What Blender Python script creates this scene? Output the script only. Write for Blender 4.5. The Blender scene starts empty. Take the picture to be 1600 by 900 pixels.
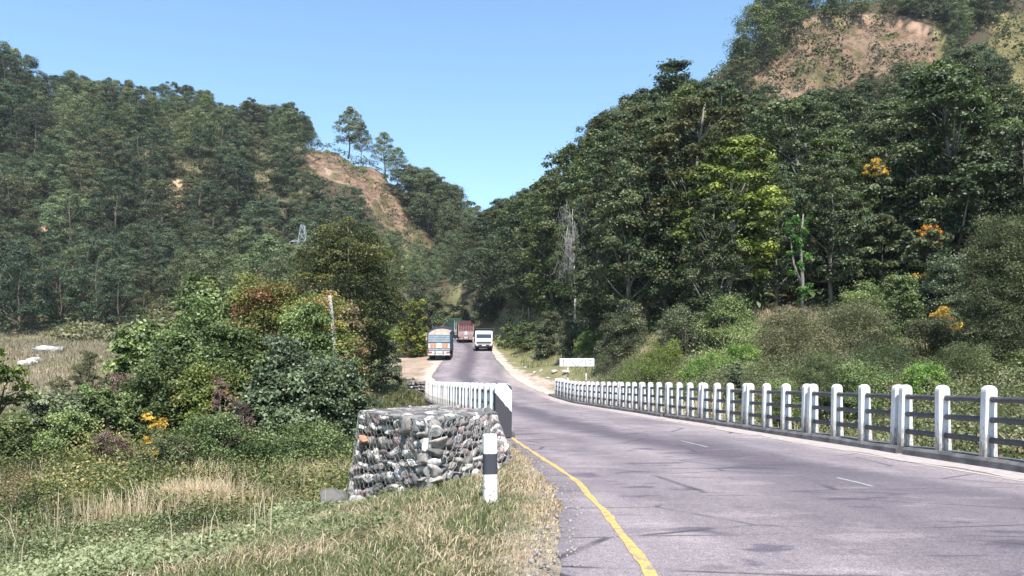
import bpy, bmesh, math, random
import numpy as np
from mathutils import Vector, Matrix, noise as mnoise

# ------------------------------------------------------------------ camera, light, exposure
scene = bpy.context.scene
COL = scene.collection
F = 1256.0            # focal length in photograph pixels
HY = 594.0            # image row of the bridge deck's horizon
CAMZ = 1.45
cam_d = bpy.data.cameras.new("camera")
cam_d.sensor_width = 36.0
cam_d.lens = 36.0 * F / 1600.0
cam_d.shift_y = (HY - 450.0) / 1600.0
cam_d.clip_start = 0.1
cam_d.clip_end = 4000
cam = bpy.data.objects.new("camera", cam_d)
cam.location = (0, 0, CAMZ)
cam.rotation_euler = (math.radians(90), 0, 0)
COL.objects.link(cam)
scene.camera = cam

SUN_EL = math.radians(57)
SX, SY = 0.15, -1.0
world = bpy.data.worlds.new("World")
scene.world = world
world.use_nodes = True
wn = world.node_tree
bg = wn.nodes["Background"]
sky = wn.nodes.new("ShaderNodeTexSky")
sky.sky_type = 'NISHITA'
sky.sun_disc = False
sky.sun_elevation = SUN_EL
sky.sun_rotation = math.atan2(SX, SY)
sky.altitude = 0
sky.air_density = 1.15
sky.dust_density = 0.0
sky.ozone_density = 1.0
wb = wn.nodes.new('ShaderNodeMix'); wb.data_type = 'RGBA'; wb.blend_type = 'MULTIPLY'; wb.inputs[0].default_value = 1.0
wb.inputs[7].default_value = (.87, 1.0, 1.06, 1)   # camera white balance
wn.links.new(sky.outputs[0], wb.inputs[6]); wn.links.new(wb.outputs[2], bg.inputs[0])
bg.inputs[1].default_value = 0.13
sd = bpy.data.lights.new("sun", 'SUN')
sd.energy = 4.9
sd.angle = math.radians(0.53)
sd.color = (1.0, 0.955, 0.90)
sun = bpy.data.objects.new("sun", sd)
hd = Vector((SX, SY, 0)).normalized() * math.cos(SUN_EL)
sdir = Vector((hd.x, hd.y, math.sin(SUN_EL)))
sun.rotation_euler = sdir.to_track_quat('Z', 'Y').to_euler()
sun.location = (0, -10, 40)
COL.objects.link(sun)
vs = scene.view_settings
vs.view_transform = 'Standard'
vs.look = 'None'
vs.exposure = 0.85
vs.gamma = 1.0
scene.render.engine = 'CYCLES'
cy = scene.cycles
cy.max_bounces = 5
cy.diffuse_bounces = 3
cy.glossy_bounces = 2
cy.transmission_bounces = 3
cy.transparent_max_bounces = 4
cy.volume_bounces = 0

RNG = np.random.default_rng(7)
random.seed(7)

def W(px, py, d):
    return ((px - 800) / F * d, d, CAMZ + (HY - py) / F * d)

# ------------------------------------------------------------------ materials
def _mat(name):
    m = bpy.data.materials.new(name); m.use_nodes = True
    nt = m.node_tree
    return m, nt, nt.nodes["Principled BSDF"]

def N(nt, t, **kw):
    n = nt.nodes.new(t)
    for k, v in kw.items():
        setattr(n, k, v)
    return n

def L(nt, a, b): nt.links.new(a, b)

def ramp(nt, fac, stops):
    r = N(nt, "ShaderNodeValToRGB")
    els = r.color_ramp.elements
    while len(els) < len(stops): els.new(0.5)
    for e, (p, c) in zip(els, stops):
        e.position = p; e.color = (c[0], c[1], c[2], 1) if len(c) == 3 else c
    L(nt, fac, r.inputs[0])
    return r.outputs[0]

def noise(nt, scale, detail=4, vec=None, rough=0.55, dist=0.0):
    n = N(nt, "ShaderNodeTexNoise")
    n.inputs["Scale"].default_value = scale
    n.inputs["Detail"].default_value = detail
    n.inputs["Roughness"].default_value = rough
    n.inputs["Distortion"].default_value = dist
    if vec is not None: L(nt, vec, n.inputs["Vector"])
    return n.outputs["Fac"]

def mapping(nt, src, scale=(1, 1, 1), loc=(0, 0, 0)):
    m = N(nt, "ShaderNodeMapping")
    m.inputs["Scale"].default_value = scale
    m.inputs["Location"].default_value = loc
    L(nt, src, m.inputs["Vector"])
    return m.outputs[0]

def mix(nt, fac, a, b, mode='MIX'):
    m = N(nt, "ShaderNodeMix", data_type='RGBA', blend_type=mode)
    for sock, v in ((m.inputs[0], fac), (m.inputs[6], a), (m.inputs[7], b)):
        if hasattr(v, "is_output"): L(nt, v, sock)
        elif isinstance(v, (int, float)): sock.default_value = v
        else: sock.default_value = (v[0], v[1], v[2], 1)
    return m.outputs[2]

def bump(nt, h, strength, dist, bsdf):
    b = N(nt, "ShaderNodeBump")
    b.inputs["Strength"].default_value = strength
    b.inputs["Distance"].default_value = dist
    L(nt, h, b.inputs["Height"]); L(nt, b.outputs[0], bsdf.inputs["Normal"])

def paint(name, col, rough=0.5, metal=0.0, var=0.25, scale=6.0, spec=0.5, dirt=None, bmp=0.0):
    """painted / plain surface with uneven wear"""
    m, nt, b = _mat(name)
    tc = N(nt, "ShaderNodeTexCoord").outputs["Object"]
    f = noise(nt, scale, 6, tc, 0.65)
    c2 = dirt if dirt else tuple(x * (1 - var) for x in col)
    c = ramp(nt, f, [(0.38, c2), (0.58, col)])
    L(nt, c, b.inputs["Base Color"])
    b.inputs["Roughness"].default_value = rough
    b.inputs["Metallic"].default_value = metal
    b.inputs["Specular IOR Level"].default_value = spec
    if bmp: bump(nt, noise(nt, scale * 6, 5, tc, 0.7), bmp, 0.01, b)
    return m

def leafmat(name, stops, trans=0.22, rough=0.5, hue=0.03, val=0.3, spec=0.3):
    m, nt, b = _mat(name)
    a = N(nt, "ShaderNodeAttribute", attribute_name="tint")
    c = ramp(nt, a.outputs["Fac"], stops)
    oi = N(nt, "ShaderNodeObjectInfo")
    hs = N(nt, "ShaderNodeHueSaturation")
    def rng(lo, hi, src, mul=1.0):
        mr = N(nt, "ShaderNodeMapRange"); mr.inputs[3].default_value = lo; mr.inputs[4].default_value = hi
        if mul != 1.0:
            mm = N(nt, "ShaderNodeMath", operation='MULTIPLY'); mm.inputs[1].default_value = mul
            fr = N(nt, "ShaderNodeMath", operation='FRACT')
            L(nt, src, mm.inputs[0]); L(nt, mm.outputs[0], fr.inputs[0]); src = fr.outputs[0]
        L(nt, src, mr.inputs[0]); return mr.outputs[0]
    L(nt, rng(0.5 - hue, 0.5 + hue, oi.outputs["Random"]), hs.inputs["Hue"])
    L(nt, rng(1 - val, 1 + val, oi.outputs["Random"], 7.31), hs.inputs["Value"])
    L(nt, c, hs.inputs["Color"])
    L(nt, hs.outputs[0], b.inputs["Base Color"])
    b.inputs["Roughness"].default_value = rough
    b.inputs["Specular IOR Level"].default_value = spec
    tr = N(nt, "ShaderNodeBsdfTranslucent")
    L(nt, mix(nt, 1.0, hs.outputs[0], (1.25, 1.3, 0.6), 'MULTIPLY'), tr.inputs[0])
    ms = N(nt, "ShaderNodeMixShader"); ms.inputs[0].default_value = trans
    L(nt, b.outputs[0], ms.inputs[1]); L(nt, tr.outputs[0], ms.inputs[2])
    L(nt, ms.outputs[0], nt.nodes["Material Output"].inputs[0])
    return m

M = {}
DK = (0.022, 0.036, 0.020)
M['forest'] = leafmat("forest_leaves", [(0, (0.040, 0.058, 0.027)), (0.55, (0.086, 0.112, 0.050)), (1, (0.165, 0.19, 0.088))], hue=0.022, spec=0.4, rough=0.5)
M['hill'] = leafmat("hill_leaves", [(0, (0.034, 0.050, 0.028)), (0.6, (0.072, 0.099, 0.052)), (1, (0.135, 0.165, 0.084))], hue=0.03, val=.42)
M['pine'] = leafmat("pine_needles", [(0, (0.068, 0.092, 0.048)), (0.6, (0.145, 0.178, 0.082)), (1, (0.22, 0.255, 0.12))], trans=0.15, hue=0.02, val=.3)
M['shrub'] = leafmat("shrub_leaves", [(0, (0.066, 0.094, 0.034)), (0.5, (0.155, 0.20, 0.076)), (1, (0.30, 0.345, 0.145))], hue=0.018)
M['shrub_dark'] = leafmat("dark_shrub_leaves", [(0, (0.052, 0.072, 0.037)), (0.5, (0.115, 0.146, 0.077)), (1, (0.25, 0.28, 0.17))], spec=0.45, rough=0.45)
M['olive'] = leafmat("olive_leaves", [(0, (0.085, 0.092, 0.048)), (0.5, (0.165, 0.17, 0.09)), (1, (0.27, 0.25, 0.145))])
M['vine'] = leafmat("vine_leaves", [(0, (0.08, 0.105, 0.03)), (0.6, (0.21, 0.245, 0.07)), (0.85, (0.27, 0.25, 0.07)), (1, (0.32, 0.17, 0.09))])
M['rust'] = leafmat("rusty_leaves", [(0, (0.12, 0.085, 0.055)), (0.5, (0.22, 0.15, 0.09)), (1, (0.33, 0.2, 0.13))])
M['brown'] = leafmat("withered_leaves", [(0, (0.11, 0.072, 0.06)), (0.6, (0.20, 0.135, 0.11)), (1, (0.30, 0.22, 0.17))])
M['bright'] = leafmat("bright_leaves", [(0, (0.09, 0.14, 0.03)), (0.5, (0.18, 0.26, 0.06)), (1, (0.31, 0.38, 0.11))])
M['lime'] = leafmat("lime_leaves", [(0, (0.06, 0.08, 0.02)), (0.4, (0.13, 0.165, 0.035)), (1, (0.36, 0.38, 0.07))])
M['gold'] = leafmat("golden_leaves", [(0, (0.30, 0.19, 0.04)), (0.5, (0.55, 0.36, 0.06)), (1, (0.72, 0.53, 0.12))], hue=0.01, val=0.1)
M['orange'] = leafmat("orange_leaves", [(0, (0.30, 0.13, 0.03)), (0.5, (0.55, 0.26, 0.04)), (1, (0.72, 0.42, 0.06))], hue=0.01, val=0.1)
M['grass'] = leafmat("grass_blades", [(0, (0.10, 0.12, 0.05)), (0.35, (0.18, 0.20, 0.09)), (0.6, (0.34, 0.30, 0.17)), (1, (0.55, 0.44, 0.27))], trans=0.3)
M['weed'] = leafmat("weed_leaves", [(0, (0.065, 0.085, 0.035)), (0.55, (0.145, 0.175, 0.075)), (1, (0.30, 0.33, 0.18))])
M['straw'] = leafmat("straw_blades", [(0, (0.33, 0.235, 0.14)), (0.5, (0.58, 0.45, 0.29)), (1, (0.78, 0.66, 0.49))], trans=0.18, hue=0.004)
M['fieldgrass'] = leafmat("field_grass", [(0, (0.24, 0.19, 0.13)), (0.6, (0.36, 0.28, 0.21)), (1, (0.46, 0.37, 0.28))], trans=0.2)
M['forest_olive'] = leafmat('forest_olive_leaves', [(0, (.05, .058, .026)), (.55, (.115, .125, .052)), (1, (.21, .205, .09))], hue=.015)
M['forest_light'] = leafmat('forest_light_leaves', [(0, (.055, .082, .03)), (.55, (.125, .165, .058)), (1, (.23, .275, .10))], hue=.015)
M['hill_olive'] = leafmat('hill_olive_leaves', [(0, (.052, .06, .03)), (.6, (.125, .132, .062)), (1, (.20, .20, .095))], hue=.015)
M['bark'] = paint("bark", (0.17, 0.14, 0.11), 0.9, var=0.5, scale=3)
M['midbark'] = paint("mid_bark", (0.25, 0.225, 0.19), 0.9, var=0.45, scale=3)
M['palebark'] = paint("pale_bark", (0.46, 0.42, 0.37), 0.9, var=0.4, scale=3)
M['greybark'] = paint("grey_dead_bark", (0.46, 0.42, 0.39), 0.9, var=0.3, scale=3)

# ------------------------------------------------------------------ object helpers
def tag(o, label=None, cat=None, group=None, kind=None):
    if label: o["label"] = label
    if cat: o["category"] = cat
    if group: o["group"] = group
    if kind: o["kind"] = kind
    return o

def link(name, me, mats, parent=None, loc=None):
    o = bpy.data.objects.new(name, me)
    COL.objects.link(o)
    if mats is not None and len(me.materials) == 0:
        for m in (mats if isinstance(mats, (list, tuple)) else [mats]): me.materials.append(m)
    if parent: o.parent = parent
    if loc is not None: o.location = loc
    return o

def empty(name, loc=(0, 0, 0), rot=(0, 0, 0)):
    o = bpy.data.objects.new(name, None); COL.objects.link(o)
    o.location = loc; o.rotation_euler = rot
    o.empty_display_size = 0.3
    return o

def mesh_np(name, verts, faces, tint=None, smooth=False):
    """verts (n,3), faces (m,k) of one k; fast"""
    me = bpy.data.meshes.new(name)
    verts = np.ascontiguousarray(verts, dtype=np.float32)
    faces = np.ascontiguousarray(faces, dtype=np.int32)
    m, k = faces.shape
    me.vertices.add(len(verts)); me.vertices.foreach_set("co", verts.ravel())
    me.loops.add(m * k); me.loops.foreach_set("vertex_index", faces.ravel())
    me.polygons.add(m)
    me.polygons.foreach_set("loop_start", np.arange(0, m * k, k, dtype=np.int32))
    me.polygons.foreach_set("loop_total", np.full(m, k, dtype=np.int32))
    if smooth: me.polygons.foreach_set("use_smooth", np.ones(m, dtype=bool))
    me.update(calc_edges=True)
    if tint is not None:
        a = me.attributes.new("tint", 'FLOAT', 'POINT')
        a.data.foreach_set("value", np.ascontiguousarray(tint, dtype=np.float32))
    return me

def unit(v):
    return v / np.maximum(np.linalg.norm(v, axis=-1, keepdims=True), 1e-9)

def leaf_quads(c, n, size, width, rng, tint, droop=0.0):
    k = len(c)
    r = rng.normal(size=(k, 3))
    r[:, 2] -= droop
    t = unit(r - (r * n).sum(1, keepdims=True) * n)
    b = np.cross(n, t)
    s = np.asarray(size).reshape(-1, 1) * np.ones((k, 1))
    w = s * width
    cup = n * s * 0.12
    v = np.stack([c - t * s * .5, c + b * w * .5 + cup - t * s * .05, c + t * s * .5, c - b * w * .5 + cup - t * s * .05], 1).reshape(-1, 3)
    f = np.arange(4 * k).reshape(-1, 4)
    return v, f, np.repeat(tint, 4)

class TB:
    """tubes collected in one mesh"""
    def __init__(s): s.v = []; s.f = []
    def tube(s, pts, rad, sides=6):
        base = len(s.v); n = len(pts)
        for i, p in enumerate(pts):
            p = Vector(p)
            d = (Vector(pts[min(i + 1, n - 1)]) - Vector(pts[max(i - 1, 0)]))
            if d.length < 1e-6: d = Vector((0, 0, 1))
            d.normalize()
            u = d.cross(Vector((0, 0, 1)) if abs(d.z) < .9 else Vector((1, 0, 0))).normalized(); w = d.cross(u)
            for k in range(sides):
                a = 2 * math.pi * k / sides
                s.v.append(tuple(p + (u * math.cos(a) + w * math.sin(a)) * rad[i]))
        for i in range(n - 1):
            for k in range(sides):
                a = base + i * sides + k; b = base + i * sides + (k + 1) % sides
                s.f.append((a, b, b + sides, a + sides))
        s.caps = getattr(s, 'caps', [])
        s.caps.append(tuple(base + k for k in reversed(range(sides))))
        s.caps.append(tuple(base + (n - 1) * sides + k for k in range(sides)))
    def mesh(s, name, smooth=True):
        me = bpy.data.meshes.new(name)
        me.from_pydata(s.v, [], s.f + getattr(s, 'caps', [])); me.update()
        for p in me.polygons: p.use_smooth = smooth and len(p.vertices) == 4
        return me

class BM:
    """boxes / prisms / cylinders collected in one mesh, optional bevel"""
    def __init__(s): s.b = bmesh.new()
    def box(s, c, size, mi=0, rot=None):
        r = bmesh.ops.create_cube(s.b, size=1.0)
        mt = Matrix.Translation(c) @ (rot.to_4x4() if rot else Matrix.Identity(4)) @ Matrix.Diagonal((*size, 1))
        bmesh.ops.transform(s.b, matrix=mt, verts=r['verts'])
        for v in r['verts']:
            for f in v.link_faces: f.material_index = mi
        return r['verts']
    def cyl(s, a, b, r1, r2=None, seg=16, mi=0):
        a = Vector(a); b = Vector(b); d = b - a
        r = bmesh.ops.create_cone(s.b, cap_ends=True, segments=seg, radius1=r1, radius2=r2 if r2 is not None else r1, depth=d.length)
        mt = Matrix.Translation((a + b) / 2) @ d.to_track_quat('Z', 'Y').to_matrix().to_4x4()
        bmesh.ops.transform(s.b, matrix=mt, verts=r['verts'])
        for v in r['verts']:
            for f in v.link_faces: f.material_index = mi
    def prism(s, poly, a0, a1, axis='X', mi=0):
        """poly: list of 2D points in the plane perpendicular to axis"""
        def P(p, t): return {'X': (t, p[0], p[1]), 'Y': (p[0], t, p[1]), 'Z': (p[0], p[1], t)}[axis]
        v0 = [s.b.verts.new(P(p, a0)) for p in poly]; v1 = [s.b.verts.new(P(p, a1)) for p in poly]
        n = len(poly)
        fs = [s.b.faces.new(v0), s.b.faces.new(v1[::-1])]
        for i in range(n): fs.append(s.b.faces.new((v0[i], v1[i], v1[(i + 1) % n], v0[(i + 1) % n])))
        for f in fs: f.material_index = mi
    def mesh(s, name, bevel=0.0, seg=2, smooth=False):
        bmesh.ops.recalc_face_normals(s.b, faces=s.b.faces)
        if bevel:
            bmesh.ops.bevel(s.b, geom=[e for e in s.b.edges if e.calc_face_angle(0) > 0.5], offset=bevel, segments=seg, profile=0.5, affect='EDGES', clamp_overlap=True)
        me = bpy.data.meshes.new(name); s.b.to_mesh(me); s.b.free()
        if smooth:
            for p in me.polygons: p.use_smooth = True
        return me

# ------------------------------------------------------------------ road profile and terrain
_ry = np.array([-60, 0, 50, 59, 66, 72, 80, 86, 95, 105, 125, 150, 170, 190, 260], float)
_rz = np.array([0, 0, 0.02, 0.28, 1.0, 1.8, 2.95, 3.7, 4.5, 5.3, 6.95, 9.9, 11.7, 13, 17], float)
_yy = np.arange(-60, 260, 0.5)
_zz = np.interp(_yy, _ry, _rz)
_k = np.hanning(13); _k /= _k.sum()
_zz = np.convolve(np.pad(_zz, 6, mode='edge'), _k, 'valid')
def zr(y): return np.interp(y, _yy, _zz)
_ly = np.array([-60, 3, 6, 7.7, 11, 14.5, 17, 18.6, 59, 66, 72, 86, 105, 125, 150, 170, 190, 260], float)
_lx = np.array([0.0, .25, .38, .52, .60, .36, .15, .02, -4.45, -5.8, -7.2, -7.3, -7.9, -9.5, -17, -30, -50, -120], float)
_ryy = np.array([-60, 0, 59, 66, 72, 86, 105, 125, 150, 170, 190, 260], float)
_rx = np.array([11.5, 9.5, 2.95, 1.2, 0, -1.64, -2.7, -4.0, -8.5, -17, -30, -80], float)
def roadL(y): return np.interp(y, _ly, _lx)
def roadR(y): return np.interp(y, _ryy, _rx)

ctrl = [(-1, 2, 0), (-1, 6, 0), (-.3, 10, .0), (-1.2, 11.7, -.14), (-2.9, 14.2, -1.0), (-3.4, 13.2, -.95), (-2.2, 12.9, -.62), (-3, 8, -.3), (-6, 8, -.7), (-10, 8, -1.0),
        (-6, 14, -1.1), (-10, 16, -1.25), (-16, 16, -1.2), (-5, 20, -1.3), (-8, 26, -.8), (-15, 25, -.8), (-3.5, 30, -1.3), (-6, 42, -1.0),
        (-20, 32, -.6), (-30, 20, -1.2), (-12, 4, -1), (-60, 10, -1.5), (-60, 40, -1), (-1, -30, 0), (-40, -30, -1), (40, -30, 2), (13, -5, -.5), (25, 5, -.3),
        (40, 10, 3), (60, 40, 16), (100, 60, 40), (160, 60, 70), (160, 140, 85), (-140, 60, 0), (-220, 110, 14),
        (12, 10, -1.2), (12, 20, -1.3), (9, 30, -1.2), (8, 40, -.6), (6.5, 50, -.1), (5.6, 58, .5)]
for p in [(620, 640, 45), (600, 605, 62), (560, 600, 55), (590, 572, 80), (640, 575, 84), (560, 560, 80), (620, 545, 100), (660, 530, 125), (600, 520, 120), (500, 540, 95),
          (0, 640, 60), (90, 600, 75), (90, 555, 100), (0, 560, 100), (100, 530, 128), (180, 528, 130), (300, 560, 90), (-300, 600, 75), (-200, 540, 110), (350, 540, 115),
          (0, 515, 138), (200, 515, 138), (400, 510, 142), (560, 495, 150), (640, 490, 155), (670, 470, 175),
          (0, 330, 210), (-150, 330, 210), (200, 330, 210), (400, 350, 215), (550, 370, 220), (640, 400, 220), (690, 430, 215), (735, 440, 215),
          (0, 155, 290), (-200, 110, 290), (100, 165, 290), (200, 180, 290), (330, 190, 290), (430, 225, 285), (520, 232, 280), (600, 264, 272), (640, 302, 265),
          (690, 367, 255), (745, 400, 245), (780, 420, 235),
          (1010, 590, 50), (1100, 592, 38), (1300, 602, 32), (1550, 622, 25), (1550, 700, 17), (1800, 620, 22), (945, 572, 66), (850, 574, 76), (875, 545, 86), (840, 522, 108), (800, 520, 125), (770, 505, 145),
          (1050, 588, 46), (1120, 570, 52), (1200, 592, 35), (1200, 584, 45), (1230, 550, 52), (1400, 600, 33), (1400, 588, 43), (1400, 555, 50), (1600, 605, 30), (1600, 590, 38), (1600, 560, 44), (1780, 600, 29), (1850, 585, 40),
          (1060, 515, 60), (1215, 470, 65), (1400, 480, 60), (1600, 500, 50), (1800, 480, 55), (960, 520, 70), (1000, 400, 95), (1200, 300, 115), (1400, 300, 110),
          (1600, 300, 105), (1900, 300, 100), (900, 430, 110), (850, 450, 130), (800, 440, 155), (770, 440, 180), (1100, 220, 150), (1300, 190, 155), (1600, 180, 150), (1900, 170, 150),
          (1150, 150, 180), (1340, 135, 182), (1600, 145, 175), (1250, 42, 196), (1400, 28, 200), (1600, 12, 200), (1850, -10, 200),
          (1050, 215, 170), (980, 280, 165), (900, 345, 165), (830, 390, 170), (780, 410, 190), (1165, 125, 188)]:
    ctrl.append(W(*p))
ctrl += [(-280, 400, 90), (-80, 400, 45), (0, 400, 25), (80, 400, 60), (200, 400, 90), (60, 300, 80), (-60, 330, 62), (0, 300, 30), (150, 300, 110), (-250, 300, 110), (250, 250, 110), (300, 100, 100), (-380, 200, 60), (-380, 0, 0), (0, -150, 0), (-300, -150, 0), (300, -150, 40)]
C = np.array(ctrl, float)
S = 100.0
def _phi(r2): return np.where(r2 > 0, r2 * np.log(np.maximum(r2, 1e-12)) * 0.5, 0)
def _tps():
    P = C[:, :2] / S; n = len(P)
    K = _phi(((P[:, None] - P[None]) ** 2).sum(-1)) + np.eye(n) * 2e-4
    Q = np.hstack([np.ones((n, 1)), P])
    A = np.zeros((n + 3, n + 3)); A[:n, :n] = K; A[:n, n:] = Q; A[n:, :n] = Q.T
    return np.linalg.solve(A, np.hstack([C[:, 2], np.zeros(3)]))
TW = _tps()
def tps(x, y):
    sh = np.shape(x); x = np.clip(np.ravel(x), -420, 420) / S; y = np.clip(np.ravel(y), -160, 430) / S
    out = np.empty(len(x)); P = C[:, :2] / S
    for i in range(0, len(x), 20000):
        xi = x[i:i + 20000]; yi = y[i:i + 20000]
        r2 = (xi[:, None] - P[None, :, 0]) ** 2 + (yi[:, None] - P[None, :, 1]) ** 2
        out[i:i + 20000] = _phi(r2) @ TW[:-3] + TW[-3] + TW[-2] * xi + TW[-1] * yi
    return np.clip(out, -5, 150).reshape(sh)
def vnoise(x, y, s, seed=0):
    """cheap smooth value noise, -1..1"""
    x = np.asarray(x) * s + seed * 17.13; y = np.asarray(y) * s - seed * 9.7
    xi = np.floor(x); yi = np.floor(y); fx = x - xi; fy = y - yi
    fx = fx * fx * (3 - 2 * fx); fy = fy * fy * (3 - 2 * fy)
    def h(a, b):
        t = np.sin(a * 127.1 + b * 311.7 + seed * 3.3) * 43758.5453
        return (t - np.floor(t)) * 2 - 1
    return (h(xi, yi) * (1 - fx) + h(xi + 1, yi) * fx) * (1 - fy) + (h(xi, yi + 1) * (1 - fx) + h(xi + 1, yi + 1) * fx) * fy
def sst(t): t = np.clip(t, 0, 1); return t * t * (3 - 2 * t)

def inpoly(px, py, poly):
    r = np.zeros(np.shape(px), bool); n = len(poly); j = n - 1
    for i in range(n):
        xi, yi = poly[i]; xj, yj = poly[j]
        c = ((yi > py) != (yj > py)) & (px < (xj - xi) * (py - yi) / ((yj - yi) or 1e-9) + xi)
        r ^= c; j = i
    return r
# bare rock faces, outlined where they stand on the hills (x, height angle)
CLIFF_L = [(450, 243), (478, 215), (520, 222), (560, 238), (604, 255), (645, 295), (695, 365), (688, 392), (640, 378), (600, 352), (575, 318), (548, 292), (500, 276), (465, 268)]
CLIFF_R = [(1140, 132), (1180, 100), (1212, 55), (1262, 28), (1400, 18), (1482, 55), (1475, 95), (1400, 100), (1335, 132), (1215, 148)]
CLIFF_R2 = [(1543, 22), (1700, 20), (1700, 150), (1600, 145), (1560, 135)]
BARE = [[(262, 278), (300, 282), (298, 320), (285, 340), (262, 322)], [(60, 340), (86, 338), (84, 364), (62, 362)], [(0, 130), (25, 138), (30, 180), (0, 185)],
        [(355, 205), (375, 210), (378, 235), (355, 230)]]
def pxy(x, y, z): return 800 + F * x / np.maximum(y, .1), HY - F * (z - CAMZ) / np.maximum(y, .1)
def cliffmask(x, y, z):
    px, py = pxy(x, y, z)
    far = (y > 120)
    m = inpoly(px, py, CLIFF_L) | inpoly(px, py, CLIFF_R) | inpoly(px, py, CLIFF_R2)
    return m & far
def hgt(x, y, fine=True):
    z = tps(x, y)
    x = np.asarray(x, float); y = np.asarray(y, float)
    amp = sst((y - 60) / 120)
    z = z + amp * (1.6 * vnoise(x, y, 1 / 22., 1) + .7 * vnoise(x, y, 1 / 8., 2)) + (1 - amp) * (.05 * vnoise(x, y, 1 / 1.7, 3) + .09 * vnoise(x, y, 1 / 5., 4)) * sst((y - 3) / 6)
    # road corridor
    Lx = roadL(y) ; Rx = roadR(y); r = zr(y)
    bridge = sst((y - 17) / 2) * sst((61 - y) / 2)
    e = np.maximum(Lx - x, x - Rx) + 60 * sst((y - 176) / 10)
    left = (Lx - x) > (x - Rx)
    bw = np.where(bridge > .5, 1.3, np.where(y > 60, 7.0, 2.0))
    flat = np.where(bridge > .5, .45, np.where(y > 60, 1.2, .15))
    t = sst((e - flat) / bw)
    zo = (r - .02) * (1 - t) + z * t
    zi = r - .16 - .5 * bridge
    near = np.where(bridge > .5, 0.4, -.12)
    return np.where(e < near, zi, np.where(e < flat, r - .02 - .5 * bridge, zo))
def hg(x, y): return float(hgt(np.array([x]), np.array([y]))[0])
def make_haze():
    import bmesh as _b
    b_ = _b.new(); _b.ops.create_cube(b_, size=1.0)
    me = bpy.data.meshes.new("haze"); b_.to_mesh(me); b_.free()
    o = bpy.data.objects.new("haze", me); COL.objects.link(o)
    zb, zt = -8.0, 170.0
    o.location = (0, 150, (zb + zt) / 2); o.scale = (2000, 2000, zt - zb)
    m = bpy.data.materials.new("haze"); m.use_nodes = True; nt = m.node_tree; nt.nodes.clear()
    v = nt.nodes.new("ShaderNodeVolumePrincipled"); out = nt.nodes.new("ShaderNodeOutputMaterial")
    v.inputs["Color"].default_value = (.78, .86, 1.0, 1); v.inputs["Density"].default_value = HAZE; v.inputs["Anisotropy"].default_value = 0.0
    nt.links.new(v.outputs[0], out.inputs["Volume"]); me.materials.append(m)
    o["kind"] = "stuff"; o["label"] = "thin bluish haze filling the valley"; o["category"] = "haze"
HAZE = 0.00011
# ------------------------------------------------------------------ ground sheet
def axis(segs):
    out = [segs[0][0]]
    for a, b, s in segs:
        n = max(1, int(round((b - a) / s)))
        out += list(np.linspace(a, b, n + 1)[1:])
    return np.array(out)
gx = axis([(-900, -420, 80), (-420, -200, 12), (-200, -120, 2.5), (-120, -20, 1.1), (-20, -5, .45), (-5, 4, .22), (4, 13, .4), (13, 40, 1.), (40, 140, 1.4), (140, 420, 14), (420, 900, 80)])
gy = axis([(-800, -160, 100), (-160, -5, 12), (-5, 3, 1), (3, 22, .25), (22, 60, .5), (60, 110, .8), (110, 170, 2), (170, 300, 1.15), (300, 430, 10), (430, 1000, 80)])
GX, GY = np.meshgrid(gx, gy)
GZ = hgt(GX, GY)
cm = cliffmask(GX, GY, tps(GX, GY))
rr = np.abs(vnoise(GX, GY, 1 / 11., 5)) * 3.0 + np.abs(vnoise(GX, GY * .35, 1 / 4.5, 6)) * 2.6 + np.abs(vnoise(GX, GY * .6, 1 / 2.2, 7)) * 1.3 + .5 * vnoise(GX, GZ * 1.0, 1 / 1.6, 8)
GZ = np.where(cm, GZ - rr, GZ)
far = np.maximum(np.abs(GX), np.abs(GY - 150)) > 600
GZ = np.where(far, np.minimum(GZ, 40), GZ)
nx, ny = len(gx), len(gy)
idx = np.arange(nx * ny).reshape(ny, nx)
fc = np.stack([idx[:-1, :-1], idx[:-1, 1:], idx[1:, 1:], idx[1:, :-1]], -1).reshape(-1, 4)
gme = mesh_np("ground", np.stack([GX, GY, GZ], -1).reshape(-1, 3), fc, smooth=True)
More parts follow.
